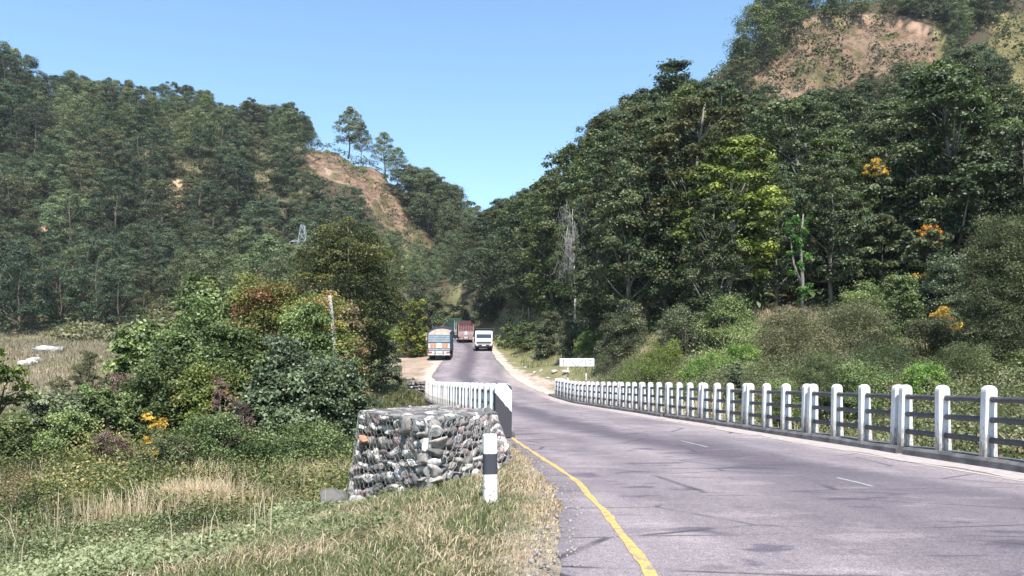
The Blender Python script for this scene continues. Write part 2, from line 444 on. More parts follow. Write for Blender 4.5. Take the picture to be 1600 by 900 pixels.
# ground cover colour by what grows or lies there
def ground_color(x, y, z):
    px, py = pxy(x, y, z)
    n1 = vnoise(x, y, 1 / 3., 11); n2 = vnoise(x, y, 1 / 11., 12); n3 = vnoise(x, y, 1 / .8, 13)
    c = np.zeros(x.shape + (3,))
    def put(mask, col):
        m = np.clip(mask, 0, 1)[..., None]
        c[:] = c * (1 - m) + np.array(col) * m
    put(np.ones_like(x), (.075, .085, .04))
    put(sst(.5 + n1 * .8) * (y < 60), (.13, .12, .06))
    # forest floor on the hills
    put(sst((y - 125) / 8), (.10, .095, .055))
    put(sst((y - 125) / 8) * sst(.35 + n2), (.16, .145, .085))
    put(sst((z - 4.5) / 3) * (x > roadR(y) + 6) * (y > 40), (.075, .062, .04))
    # open field at the left
    field = (x < -22 - .02 * y) & (y > 52) & (y < 135)
    put(field * 1.0, (.33, .265, .19))
    put(field * sst(n2 * 1.5 - .2), (.23, .22, .12))
    # grass banks beside the far road
    e = np.maximum(roadL(y) - x, x - roadR(y))
    bank = sst((14 - e) / 6) * (y > 60) * (y < 150)
    put(bank, (.17, .175, .085))
    put(bank * sst(n1 + .2), (.24, .20, .12))
    # pale gully slope behind the road bend
    put(((px > 625) & (px < 720) & (py > 380) & (py < 512) & (y > 128)) * sst(.8 + n2), (.21, .22, .10))
    # dusty shoulders
    lay = ((x < roadL(y)) & (e < 7 + 2 * n1) & (y > 62) & (y < 92)) * sst((7 + 2 * n1 - e) / 2)
    put(lay, (.36, .28, .22))
    put(lay * sst(n3 * 1.5), (.27, .22, .17))
    lay2 = ((x > roadR(y)) & (y > 58) & (y < 100)) * sst((np.interp(y, [58, 63, 70, 80, 100], [2, 6, 3.2, 1.3, 1.0]) + .8 * n3 - e) / .7)
    put(lay2, (.45, .36, .31))
    put(lay2 * sst(n3 * 1.6), (.30, .245, .20))
    put(((e < .9 + .25 * n3) & (y > 58) & (y < 176)) * 1.0, (.50, .42, .36))
    put(((e < .5 + .2 * n3) & (y <= 18)) * .8, (.42, .36, .30))
    put(((x < roadL(y)) & (e < 9) & (y > 128) & (y < 176)) * 1.0, (.50, .30, .20))
    # rock faces
    cl = cliffmask(x, y, z)
    n4 = vnoise(x, y, 1 / 1.7, 14); n5 = vnoise(x, y * .4, 1 / 5., 15)
    put(cl * 1.0, (.30, .21, .155))
    put(cl * sst(n1 * 1.6 + .1), (.16, .155, .075))
    put(cl * sst(n4 * 1.8 - .2) * .9, (.16, .13, .08))
    put(cl * sst(n5 * 1.8 - .2) * .8, (.33, .24, .18))
    put(((px > 1460) & cl) * 1.0, (.24, .225, .11))
    put((inpoly(px, py, [(505, 255), (560, 255), (580, 290), (640, 300), (640, 285), (570, 300), (545, 280), (505, 275)]) & cl) * sst(.3 + n5), (.60, .47, .39))
    for b in BARE: put((inpoly(px, py, b) & (y > 120)) * 1.0, (.46, .33, .22))
    return c
gc = ground_color(GX, GY, hgt(GX, GY)).reshape(-1, 3)
at = gme.color_attributes.new("cover", 'FLOAT_COLOR', 'POINT')
at.data.foreach_set("color", np.hstack([gc, cm.reshape(-1, 1) * 1.0]).astype(np.float32).ravel())
m, nt, b = _mat("ground")
a = N(nt, "ShaderNodeAttribute", attribute_name="cover")
tc = N(nt, "ShaderNodeTexCoord").outputs["Object"]
n1 = noise(nt, 5.0, 10, tc, 0.7); n2 = noise(nt, 0.35, 6, tc, 0.6)
c = mix(nt, 1.0, a.outputs["Color"], ramp(nt, n1, [(0.3, (.55, .55, .55)), (0.7, (1.45, 1.4, 1.35))]), 'MULTIPLY')
c = mix(nt, 1.0, c, ramp(nt, n2, [(0.3, (.7, .72, .7)), (0.7, (1.25, 1.2, 1.15))]), 'MULTIPLY')
L(nt, c, b.inputs["Base Color"]); b.inputs["Roughness"].default_value = .95; b.inputs["Specular IOR Level"].default_value = .15
nc = noise(nt, .55, 12, mapping(nt, tc, (1, 1, .8)), .72, .4)
crag = mix(nt, 1.0, c, ramp(nt, nc, [(.32, (.35, .34, .32)), (.46, (.95, .92, .9)), (.68, (1.5, 1.45, 1.4))]), 'MULTIPLY')
c = mix(nt, a.outputs["Alpha"], c, crag); L(nt, c, b.inputs["Base Color"])
b1 = N(nt, "ShaderNodeBump"); b1.inputs["Distance"].default_value = 2.2; L(nt, a.outputs["Alpha"], b1.inputs["Strength"]); L(nt, nc, b1.inputs["Height"])
b2 = N(nt, "ShaderNodeBump"); b2.inputs["Distance"].default_value = .12; b2.inputs["Strength"].default_value = .8; L(nt, n1, b2.inputs["Height"]); L(nt, b1.outputs[0], b2.inputs["Normal"]); L(nt, b2.outputs[0], b.inputs["Normal"])
go = link("ground", gme, m); tag(go, "rolling ground of grass, dust, bare rock and forest floor under everything", "ground", kind="structure")

# ------------------------------------------------------------------ road
def strip(name, Lf, Rf, y0, y1, dy, nu, zo, mat, skirt=0.0, wob=None):
    ys = np.arange(y0, y1 + 1e-6, dy); us = np.linspace(0, 1, nu)
    l = Lf(ys); r = Rf(ys)
    if wob is not None:
        l = l + wob(ys, 0); r = r + wob(ys, 1)
    X = l[:, None] * (1 - us) + r[:, None] * us; Y = np.repeat(ys[:, None], nu, 1); Z = zr(Y) + zo
    if skirt:
        X = np.hstack([X[:, :1], X, X[:, -1:]]); Y = np.hstack([Y[:, :1], Y, Y[:, -1:]]); Z = np.hstack([Z[:, :1] - skirt, Z, Z[:, -1:] - skirt]); nu += 2
    idx = np.arange(len(ys) * nu).reshape(len(ys), nu)
    f = np.stack([idx[:-1, :-1], idx[:-1, 1:], idx[1:, 1:], idx[1:, :-1]], -1).reshape(-1, 4)
    me = mesh_np(name, np.stack([X, Y, Z], -1).reshape(-1, 3), f)
    uv = me.attributes.new("lane", 'FLOAT_VECTOR', 'POINT')
    lat = X - (2.15 - .111 * Y) * (Y < 62) - roadL(Y) * (Y >= 62)
    uv.data.foreach_set("vector", np.stack([lat, Y, Z * 0], -1).astype(np.float32).ravel())
    return link(name, me, mat)
m, nt, b = _mat("worn_asphalt")
ln = N(nt, "ShaderNodeAttribute", attribute_name="lane").outputs["Vector"]
sep = N(nt, "ShaderNodeSeparateXYZ"); L(nt, ln, sep.inputs[0])
big = noise(nt, .55, 6, mapping(nt, ln, (1.0, .35, 1)), .6)
streak = noise(nt, 1.0, 4, mapping(nt, ln, (.75, 2.0, 1)), .5, .6)
grit = noise(nt, 55, 4, ln, .8)
grit2 = noise(nt, 14, 6, ln, .75)
c = ramp(nt, big, [(.32, (.13, .118, .128)), (.5, (.195, .178, .188)), (.68, (.275, .25, .255))])
# dark oily wheel band down the left lane, fading with distance into the climb
def mth(op, a, b=None, clamp=False):
    n = N(nt, "ShaderNodeMath", operation=op); n.use_clamp = clamp
    for i, v in enumerate((a, b)):
        if v is None: continue
        if hasattr(v, "is_output"): L(nt, v, n.inputs[i])
        else: n.inputs[i].default_value = v
    return n.outputs[0]
def mr(v, a, b_, c_=0., d_=1.):
    n = N(nt, "ShaderNodeMapRange", interpolation_type='SMOOTHSTEP'); L(nt, v, n.inputs[0])
    for i, q in enumerate((a, b_, c_, d_)): n.inputs[i + 1].default_value = q
    return n.outputs[0]
off = mth('ADD', sep.outputs[0], mth('MULTIPLY', mth('SUBTRACT', big, .5), 1.6))
ybend = mr(sep.outputs[1], 24, 14, 0, 1.1)
off = mth('SUBTRACT', off, ybend)
dist = mth('ABSOLUTE', mth('SUBTRACT', off, 2.75))
band = mth('MULTIPLY', mr(mth('SUBTRACT', dist, mr(sep.outputs[1], 15, 11, 0, .7)), 1.25, .15), mr(sep.outputs[1], 11.5, 14.5, 0.62, 1))
band = mth('MULTIPLY', band, mr(big, .2, .5, .55, 1))
c = mix(nt, mth('MULTIPLY', band, .8), c, (.075, .066, .083))
sm = mth('MULTIPLY', mr(streak, .57, .64), mth('MULTIPLY', mr(sep.outputs[0], 5.5, 3.4), mr(sep.outputs[0], -.8, .6)))
sm = mth('MULTIPLY', mth('MULTIPLY', sm, mr(sep.outputs[1], 40, 24)), mr(grit2, .38, .5, .5, 1))
c = mix(nt, mth('MULTIPLY', sm, .8), c, (.075, .068, .092))
c = mix(nt, mr(streak, .44, .32), c, mix(nt, .16, c, (.50, .45, .44)))
# whitened dusty margins on the right
dust = mth('MULTIPLY', mr(mth('ADD', sep.outputs[0], mth('MULTIPLY', grit2, 1.5)), 6.6, 8.3), .8)
c = mix(nt, dust, c, (.44, .39, .36))
dl = mth('MULTIPLY', mr(mth('ADD', sep.outputs[0], mth('MULTIPLY', grit2, 1.2)), 1.2, -.6), .45)
c = mix(nt, dl, c, (.34, .305, .31))
c = mix(nt, 1.0, c, ramp(nt, grit, [(.34, (.48, .47, .49)), (.5, (1, 1, 1)), (.64, (1.75, 1.68, 1.66))]), 'MULTIPLY')
c = mix(nt, 1.0, c, ramp(nt, grit2, [(.34, (.72, .72, .74)), (.66, (1.3, 1.27, 1.26))]), 'MULTIPLY')
# fine transverse cracks
wv = N(nt, "ShaderNodeTexVoronoi", feature='DISTANCE_TO_EDGE'); wv.inputs["Scale"].default_value = .5
L(nt, mapping(nt, ln, (.55, 1.3, 1)), wv.inputs["Vector"])
cr = mth('MULTIPLY', mr(wv.outputs["Distance"], .016, .004), mr(big, .42, .55, 0, .9))
c = mix(nt, cr, c, (.06, .055, .06))
c = mix(nt, 1.0, c, (1.03, .985, .955), 'MULTIPLY')
L(nt, c, b.inputs["Base Color"]); b.inputs["Roughness"].default_value = .85; b.inputs["Specular IOR Level"].default_value = .25
bump(nt, grit, .5, .01, b)
M['asphalt'] = m
def ragged(ys, s):
    if s: return np.where(ys > 61, .12 * vnoise(ys, ys * 0, .9, 31), 0) 
    return .07 * vnoise(ys, ys * 0 + s, 1.3, 30) + .05 * vnoise(ys, ys * 0 + s, 3.7, 32)
road = strip("road", roadL, roadR, -40, 180, .25, 14, 0, M['asphalt'], .12, ragged)
tag(road, "worn grey two lane asphalt road crossing the bridge and climbing into the forest", "road", kind="structure")

def linemat(name, col, wear, thr):
    m, nt, b = _mat(name)
    ln = N(nt, "ShaderNodeAttribute", attribute_name="lane").outputs["Vector"]
    f = noise(nt, 9, 8, ln, .75)
    L(nt, ramp(nt, f, [(thr - .06, wear), (thr + .04, col)]), b.inputs["Base Color"])
    b.inputs["Roughness"].default_value = .7
    return m
YL = linemat("yellow_line_paint", (.58, .37, .095), (.26, .215, .17), .47)
YW = linemat("faded_yellow_paint", (.62, .45, .22), (.42, .37, .34), .56)
WD = linemat("faded_white_paint", (.66, .63, .61), (.30, .28, .28), .59)
_yly = np.array([-5, 3, 5.95, 7.9, 9.5, 11.7, 15, 18.6, 20, 59, 66, 72, 86])
_ylx = np.array([1.0, 1.0, 1.03, 1.04, .99, .92, .54, .15, 0.0, -4.3, -5.6, -6.9, -7.0])
yl = lambda y: np.interp(y, _yly, _ylx)
wl = lambda ys, s: .018 * vnoise(ys, ys * 0 + s * 3.1, 2.2, 40) + .012 * vnoise(ys, ys * 0 + s, 7, 41)
o = strip("road_marking", lambda y: yl(y) - .042, lambda y: yl(y) + .042, -5, 57, .12, 2, .005, YL, 0, wl)
tag(o, "solid yellow edge line along the near side of the road", "road marking", kind="structure")
o = strip("road_marking", lambda y: roadR(y) - .95, lambda y: roadR(y) - .85, -5, 57, .25, 2, .005, YW, 0, wl)
tag(o, "faded yellow edge line beside the kerb of the far railing", "road marking", kind="structure")
for k, y0 in enumerate([4.2, 10.9, 17.3, 24, 30.5, 37, 43.5]):
    o = strip("road_marking", lambda y: (yl(y) + roadR(y)) / 2 + .25, lambda y: (yl(y) + roadR(y)) / 2 + .31, y0, y0 + (1.0 if k < 2 else 1.9), .2, 2, .005, WD, 0, wl)
    tag(o, "short worn white centre dash on the bridge road", "road marking", "worn white centre dashes", "structure")

# pale dust lying along the foot of the right kerb
m, nt, b = _mat("road_dust")
ln = N(nt, "ShaderNodeAttribute", attribute_name="lane").outputs["Vector"]
f = noise(nt, 6, 8, ln, .7)
L(nt, ramp(nt, f, [(.3, (.27, .235, .22)), (.7, (.47, .41, .375))]), b.inputs["Base Color"]); b.inputs["Roughness"].default_value = .95
wd = lambda ys, s: (0 if s else 1) * (.14 * vnoise(ys, ys * 0, .8, 50) + .06 * vnoise(ys, ys * 0, 3, 51))
o = strip("sand", lambda y: roadR(y) - .85, lambda y: roadR(y) - .15, 2, 58, .15, 2, .009, m, 0, wd)
tag(o, "strip of pale sand along the foot of the far kerb", "sand", kind="structure")

# ------------------------------------------------------------------ bridge deck, kerbs
conc = paint("weathered_concrete", (.30, .28, .27), .9, var=.45, scale=2.5, bmp=.5)
kerbm = paint("kerb_concrete", (.155, .145, .14), .9, var=.5, scale=3.0, bmp=.6)
LP = lambda y: 3.34 - .167 * np.asarray(y, float)      # left parapet line
def prism_along(name, prof, fx, y0, y1, dy, zf, mat, wob=0.0, seed=0):
    ys = np.arange(y0, y1 + 1e-6, dy); k = len(prof)
    V = []
    for y in ys:
        for (u, w) in prof: V.append((float(fx(y)) + u + wob * float(vnoise(np.array(y), np.array(u * 3), .7, seed)), y, float(zf(y)) + w + wob * .4 * float(vnoise(np.array(y), np.array(u), 1.3, seed + 1))))
    Fc = []
    for i in range(len(ys) - 1):
        for j in range(k):
            a_ = i * k + j; b_ = i * k + (j + 1) % k
            Fc.append((a_, b_, b_ + k, a_ + k))
    me = bpy.data.meshes.new(name); me.from_pydata(V, [], Fc + [tuple(range(k))[::-1], tuple((len(ys) - 1) * k + j for j in range(k))]); me.update()
    bm_ = bmesh.new(); bm_.from_mesh(me); bmesh.ops.recalc_face_normals(bm_, faces=bm_.faces); bm_.to_mesh(me); bm_.free()
    return link(name, me, mat)
# split kerb pieces at the expansion joints as in the photograph
joints = [-2.8, 4.4, 11.9, 15.7, 31.3, 45, 59.3]
for i in range(len(joints) - 1):
    o = prism_along("kerb", [(-.04, -.1), (-.02, .10), (.03, .15), (.42, .16), (.44, -.55)], lambda q: roadR(q) - .2, joints[i] + .03, joints[i + 1] - .03, .3, zr, kerbm, .035 if i % 2 else .05, 60 + i)
    tag(o, "low weathered concrete kerb under the far railing", "kerb", "kerb lengths under the far railing", "structure")
o = prism_along("kerb", [(.12, -.1), (.11, .12), (-.25, .13), (-.26, -.55)], LP, 20.2, 56, .4, zr, kerbm, .03, 80)
tag(o, "low weathered concrete kerb under the near parapet", "kerb", kind="structure")
def slab():
    V = []; ys = np.arange(18.8, 60, 1.0)
    for y in ys:
        l = float(LP(y)) - .27; r = float(roadR(y)) + .45; z = float(zr(y))
        l = min(l, float(roadL(y)) - .1)
        V += [(l, y, z - .02), (r, y, z - .02), (r - .3, y, z - .62), (l + .3, y, z - .62)]
    Fc = [(4 * i + j, 4 * i + (j + 1) % 4, 4 * (i + 1) + (j + 1) % 4, 4 * (i + 1) + j) for i in range(len(ys) - 1) for j in range(4)]
    me = bpy.data.meshes.new("bridge_deck"); me.from_pydata(V, [], Fc + [(3, 2, 1, 0), tuple(4 * (len(ys) - 1) + j for j in range(4))]); me.update()
    return link("bridge_deck", me, conc)
tag(slab(), "concrete deck slab carrying the road between both railings", "bridge deck", kind="structure")

# ------------------------------------------------------------------ railings
m, nt, b = _mat("white_post_paint")
tc = N(nt, "ShaderNodeTexCoord").outputs["Object"]
f = noise(nt, 7, 8, mapping(nt, tc, (1.6, 1.6, .6)), .8); g = noise(nt, 1.4, 4, tc, .6)
sp = N(nt, "ShaderNodeSeparateXYZ"); L(nt, tc, sp.inputs[0])
low = N(nt, "ShaderNodeMapRange"); L(nt, sp.outputs[2], low.inputs[0]); low.inputs[1].default_value = .6; low.inputs[2].default_value = .02; low.inputs[3].default_value = 0; low.inputs[4].default_value = .20
ad = N(nt, "ShaderNodeMath", operation='SUBTRACT'); L(nt, f, ad.inputs[0]); L(nt, low.outputs[0], ad.inputs[1])
c = ramp(nt, ad.outputs[0], [(.31, (.30, .27, .24)), (.39, (.60, .57, .53)), (.47, (.78, .765, .745))])
c = mix(nt, 1.0, c, ramp(nt, g, [(.3, (.74, .72, .69)), (.6, (1, 1, 1))]), 'MULTIPLY')
L(nt, c, b.inputs["Base Color"]); b.inputs["Roughness"].default_value = .75; bump(nt, f, .35, .01, b)
M['white'] = m
M['rail'] = paint("dark_rail_paint", (.075, .07, .078), .55, var=.35, scale=9, bmp=.2)
M['blackpaint'] = paint("black_paint", (.045, .043, .05), .6, var=.4, scale=9, dirt=(.10, .095, .10))

def post_mesh(seed, w=.215, t=.14, H=1.21):
    rg = random.Random(seed); bmx = BM()
    w0 = w / 2 + .02; w1 = w / 2; z1 = H - .10
    prof = [(-w0, 0), (w0, 0), (w1, z1 * .75), (w1, z1)]
    for k in range(1, 8):
        a_ = math.pi * k / 8; prof.append((w1 * math.cos(a_), z1 + .105 * math.sin(a_)))
    prof.append((-w1, z1)); prof.append((-w1, z1 * .75))
    bmx.prism(prof, -t / 2, t / 2, 'Y')
    me = bmx.mesh("post", .012, 2)
    for v in me.vertices:
        v.co += Vector((mnoise.noise(v.co * 4 + Vector((seed, 0, 0))), mnoise.noise(v.co * 4 + Vector((0, seed, 5))), 0)) * .008
    me.materials.append(M['white'])
    return me
POSTS = [post_mesh(i) for i in range(5)]
SEC = 3.79; SP = 1.175
def rail_mesh(z, ln, jig):
    t = TB(); n = 5
    t.tube([(jig * math.sin(k * 1.7) * .01, ln * k / n, z + .006 * math.sin(k * 2.1 + z * 9)) for k in range(n + 1)], [.05] * (n + 1), 10)
    me = t.mesh("rail"); me.materials.append(M['rail']); return me
RAILS = {}
for z in (.30, .64, .98):
    for ln in (SP - .15,): RAILS[z] = [rail_mesh(z, ln, j) for j in range(2)]
def railing(base, ang, nposts, label, group, seed):
    rg = random.Random(seed)
    root = empty("railing_section", base, (0, 0, ang))
    tag(root, label, "railing", group)
    for k in range(nposts):
        o = link("post", rg.choice(POSTS), None, root); o.location = (rg.uniform(-.006, .006), k * SP, 0); o.rotation_euler = (rg.uniform(-.014, .014), rg.uniform(-.018, .018), rg.uniform(-.05, .05))
        if k < nposts - 1:
            for z in RAILS:
                r = link("rail", rg.choice(RAILS[z]), None, root); r.location = (0, k * SP + .075, 0)
    return root
ang = math.atan(.111)
ORD = 'first second third fourth fifth sixth seventh eighth ninth tenth eleventh twelfth thirteenth fourteenth fifteenth sixteenth'.split()
y0 = 16.1 - 3.77 * 3 + .0
k = 0
y = y0
def rzoff(y): return float(zr(y)) + .14
while y < 57.2:
    near = (y < 19)
    x = float(roadR(y))
    sl = math.atan2(rzoff(y + 3.7) - rzoff(y), 3.7)
    r = railing((x, y, rzoff(y)), ang, 4, "white posted railing length with dark rails, %s from the right on the far kerb" % ORD[k], "railing lengths on the far side of the road", 100 + k)
    r.rotation_euler = (sl, 0, ang)
    y += 3.77; k += 1
ang2 = math.atan(.167)
y = 20.5; k = 0
while y < 54:
    sl = math.atan2(rzoff(y + 3.7) - rzoff(y), 3.7)
    r = railing((float(LP(y)) - .05, y, rzoff(y)), ang2, 4, "white parapet length, %s beyond the striped end pillar behind the stone cage" % ORD[k], "parapet lengths on the near side of the bridge", 200 + k)
    r.rotation_euler = (sl, 0, ang2)
    y += 3.75; k += 1
# end pillar with diagonal black and white paint
m, nt, b = _mat("diagonal_hazard_paint")
tc = N(nt, "ShaderNodeTexCoord").outputs["Object"]
sp = N(nt, "ShaderNodeSeparateXYZ"); L(nt, tc, sp.inputs[0])
f = noise(nt, 6, 8, tc, .7)
def mth2(op, a, b_):
    n = N(nt, "ShaderNodeMath", operation=op)
    for i, v in enumerate((a, b_)):
        if hasattr(v, "is_output"): L(nt, v, n.inputs[i])
        else: n.inputs[i].default_value = v
    return n.outputs[0]
v = mth2('ADD', sp.outputs[2], mth2('MULTIPLY', sp.outputs[0], 1.15))
v = mth2('ADD', v, mth2('MULTIPLY', f, .16))
c = ramp(nt, v, [(0, (.05, .047, .055)), (.955, (.8, .79, .78)), (1.0, (.8, .79, .78))])
cr_ = c.node.color_ramp; cr_.interpolation = 'CONSTANT'
c2 = ramp(nt, mth2('SUBTRACT', v, .5), [(0, (0, 0, 0)), (.98, (1, 1, 1))]); c2.node.color_ramp.interpolation = 'CONSTANT'
c = mix(nt, c2, c, (.05, .047, .055))
L(nt, c, b.inputs["Base Color"]); b.inputs["Roughness"].default_value = .7
bmx = BM(); w0 = .21; prof = [(-w0, 0), (w0, 0), (w0, 1.22)] + [(w0 * math.cos(math.pi * q / 8), 1.22 + .13 * math.sin(math.pi * q / 8)) for q in range(1, 8)] + [(-w0, 1.22)]
bmx.prism(prof, -.14, .14, 'Y')
pl = link("end_pillar", bmx.mesh("end_pillar", .02, 2), m); pl.location = (-.23, 20.0, .02); pl.rotation_euler = (0, 0, ang2)
tag(pl, "thick end pillar painted in black and white diagonals at the near end of the left parapet", "pillar")

# ------------------------------------------------------------------ marker post
m, nt, b = _mat("banded_post_paint")
tc = N(nt, "ShaderNodeTexCoord").outputs["Object"]
sp = N(nt, "ShaderNodeSeparateXYZ"); L(nt, tc, sp.inputs[0])
f = noise(nt, 9, 8, tc, .75)
v = N(nt, "ShaderNodeMath", operation='MULTIPLY_ADD'); L(nt, f, v.inputs[0]); v.inputs[1].default_value = .03; L(nt, sp.outputs[2], v.inputs[2])
c = ramp(nt, v.outputs[0], [(0, (.8, .78, .77)), (.355, (.05, .05, .06)), (.605, (.8, .79, .78))]); c.node.color_ramp.interpolation = 'CONSTANT'
lowf = N(nt, "ShaderNodeMapRange"); L(nt, sp.outputs[2], lowf.inputs[0]); lowf.inputs[1].default_value = .36; lowf.inputs[2].default_value = .3; lowf.inputs[3].default_value = .05; lowf.inputs[4].default_value = .42
g2 = noise(nt, 26, 4, tc, .7)
lt = N(nt, "ShaderNodeMath", operation='LESS_THAN'); L(nt, g2, lt.inputs[0]); L(nt, lowf.outputs[0], lt.inputs[1])
c = mix(nt, lt.outputs[0], c, (.30, .27, .25))
L(nt, c, b.inputs["Base Color"]); b.inputs["Roughness"].default_value = .75; bump(nt, f, .4, .01, b)
bmx = BM(); r_ = .085
prof = [(r_ * math.copysign(abs(math.cos(a_)) ** .6, math.cos(a_)), r_ * math.copysign(abs(math.sin(a_)) ** .6, math.sin(a_))) for a_ in [2 * math.pi * q / 24 for q in range(24)]]
bmx.prism(prof, -.3, .82, 'Z')
me = bmx.mesh("marker_post", .02, 3)
mp = link("marker_post", me, m); mp.location = (-.262, 9.7, hg(-.262, 9.7) - .0); mp.rotation_euler = (.01, -.01, .2)
tag(mp, "short black and white banded marker post standing in the roadside grass before the stone cage", "marker post")
# ------------------------------------------------------------------ gabions
def rockmat(name, c1, c2):
    m, nt, b = _mat(name)
    tc = N(nt, "ShaderNodeTexCoord").outputs["Object"]
    oi = N(nt, "ShaderNodeObjectInfo")
    ad = N(nt, "ShaderNodeVectorMath", operation='ADD'); L(nt, tc, ad.inputs[0]); L(nt, oi.outputs["Random"], ad.inputs[1])
    f = noise(nt, 9, 8, ad.outputs[0], .7, .6)
    c = ramp(nt, f, [(.34, c2), (.56, c1)])
    hs = N(nt, "ShaderNodeHueSaturation"); L(nt, c, hs.inputs["Color"])
    r = N(nt, "ShaderNodeMapRange"); L(nt, oi.outputs["Random"], r.inputs[0]); r.inputs[3].default_value = .7; r.inputs[4].default_value = 1.25
    L(nt, r.outputs[0], hs.inputs["Value"]); L(nt, hs.outputs[0], b.inputs["Base Color"])
    b.inputs["Roughness"].default_value = .85; bump(nt, f, .6, .02, b)
    return m
ROCK = [rockmat("grey_rock", (.27, .24, .215), (.11, .10, .09)), rockmat("white_rock", (.56, .53, .50), (.20, .19, .18)), rockmat("pink_rock", (.30, .22, .20), (.16, .11, .105)),
        rockmat("dark_rock", (.15, .135, .12), (.075, .083, .08)), rockmat("rust_rock", (.46, .24, .13), (.26, .13, .08)), rockmat("banded_rock", (.42, .38, .34), (.16, .14, .13))]
_ico = bmesh.new(); bmesh.ops.create_icosphere(_ico, subdivisions=3, radius=1.0)
ICOV = np.array([v.co[:] for v in _ico.verts]); ICOF = np.array([[v.index for v in f.verts] for f in _ico.faces]); _ico.free()
def rock_geo(sx, sy, sz, rng, rough=.16):
    p = ICOV.copy()
    # superquadric then a few cut planes for flat breaks
    e = rng.uniform(.5, .8)
    p = np.sign(p) * np.abs(p) ** e
    for _ in range(11):
        n = unit(rng.normal(size=3)); d = rng.uniform(.5, .92)
        h = p @ n - d
        p = p - np.outer(np.maximum(h, 0) * .9, n)
    s = rng.uniform(0, 50)
    nn = np.array([mnoise.noise(Vector(q * 1.6) + Vector((s, s, 0))) + .4 * mnoise.noise(Vector(q * 4.) + Vector((s, 0, s))) for q in p])
    p = p * (1 + rough * nn)[:, None]
    return p * np.array([sx, sy, sz])
def bilin(q, u, v):
    a, b_, c_, d_ = [np.array(t, float) for t in q]   # a bottom-left, b bottom-right, c top-right, d top-left
    return (a * (1 - u) + b_ * u) * (1 - v) + (d_ * (1 - u) + c_ * u) * v
def frame(q, u, v):
    p = bilin(q, u, v); du = bilin(q, u + .01, v) - bilin(q, u - .01, v); dv = bilin(q, u, v + .01) - bilin(q, u, v - .01)
    du /= np.linalg.norm(du); n = np.cross(du, dv); n /= np.linalg.norm(n); w = np.cross(n, du)
    return p, du, w, n
wire_m = paint("galvanised_wire", (.30, .30, .29), .5, metal=.3, var=.4, scale=12)
darkfill = paint("shade_core", (.035, .033, .032), .95, var=.3, scale=8)
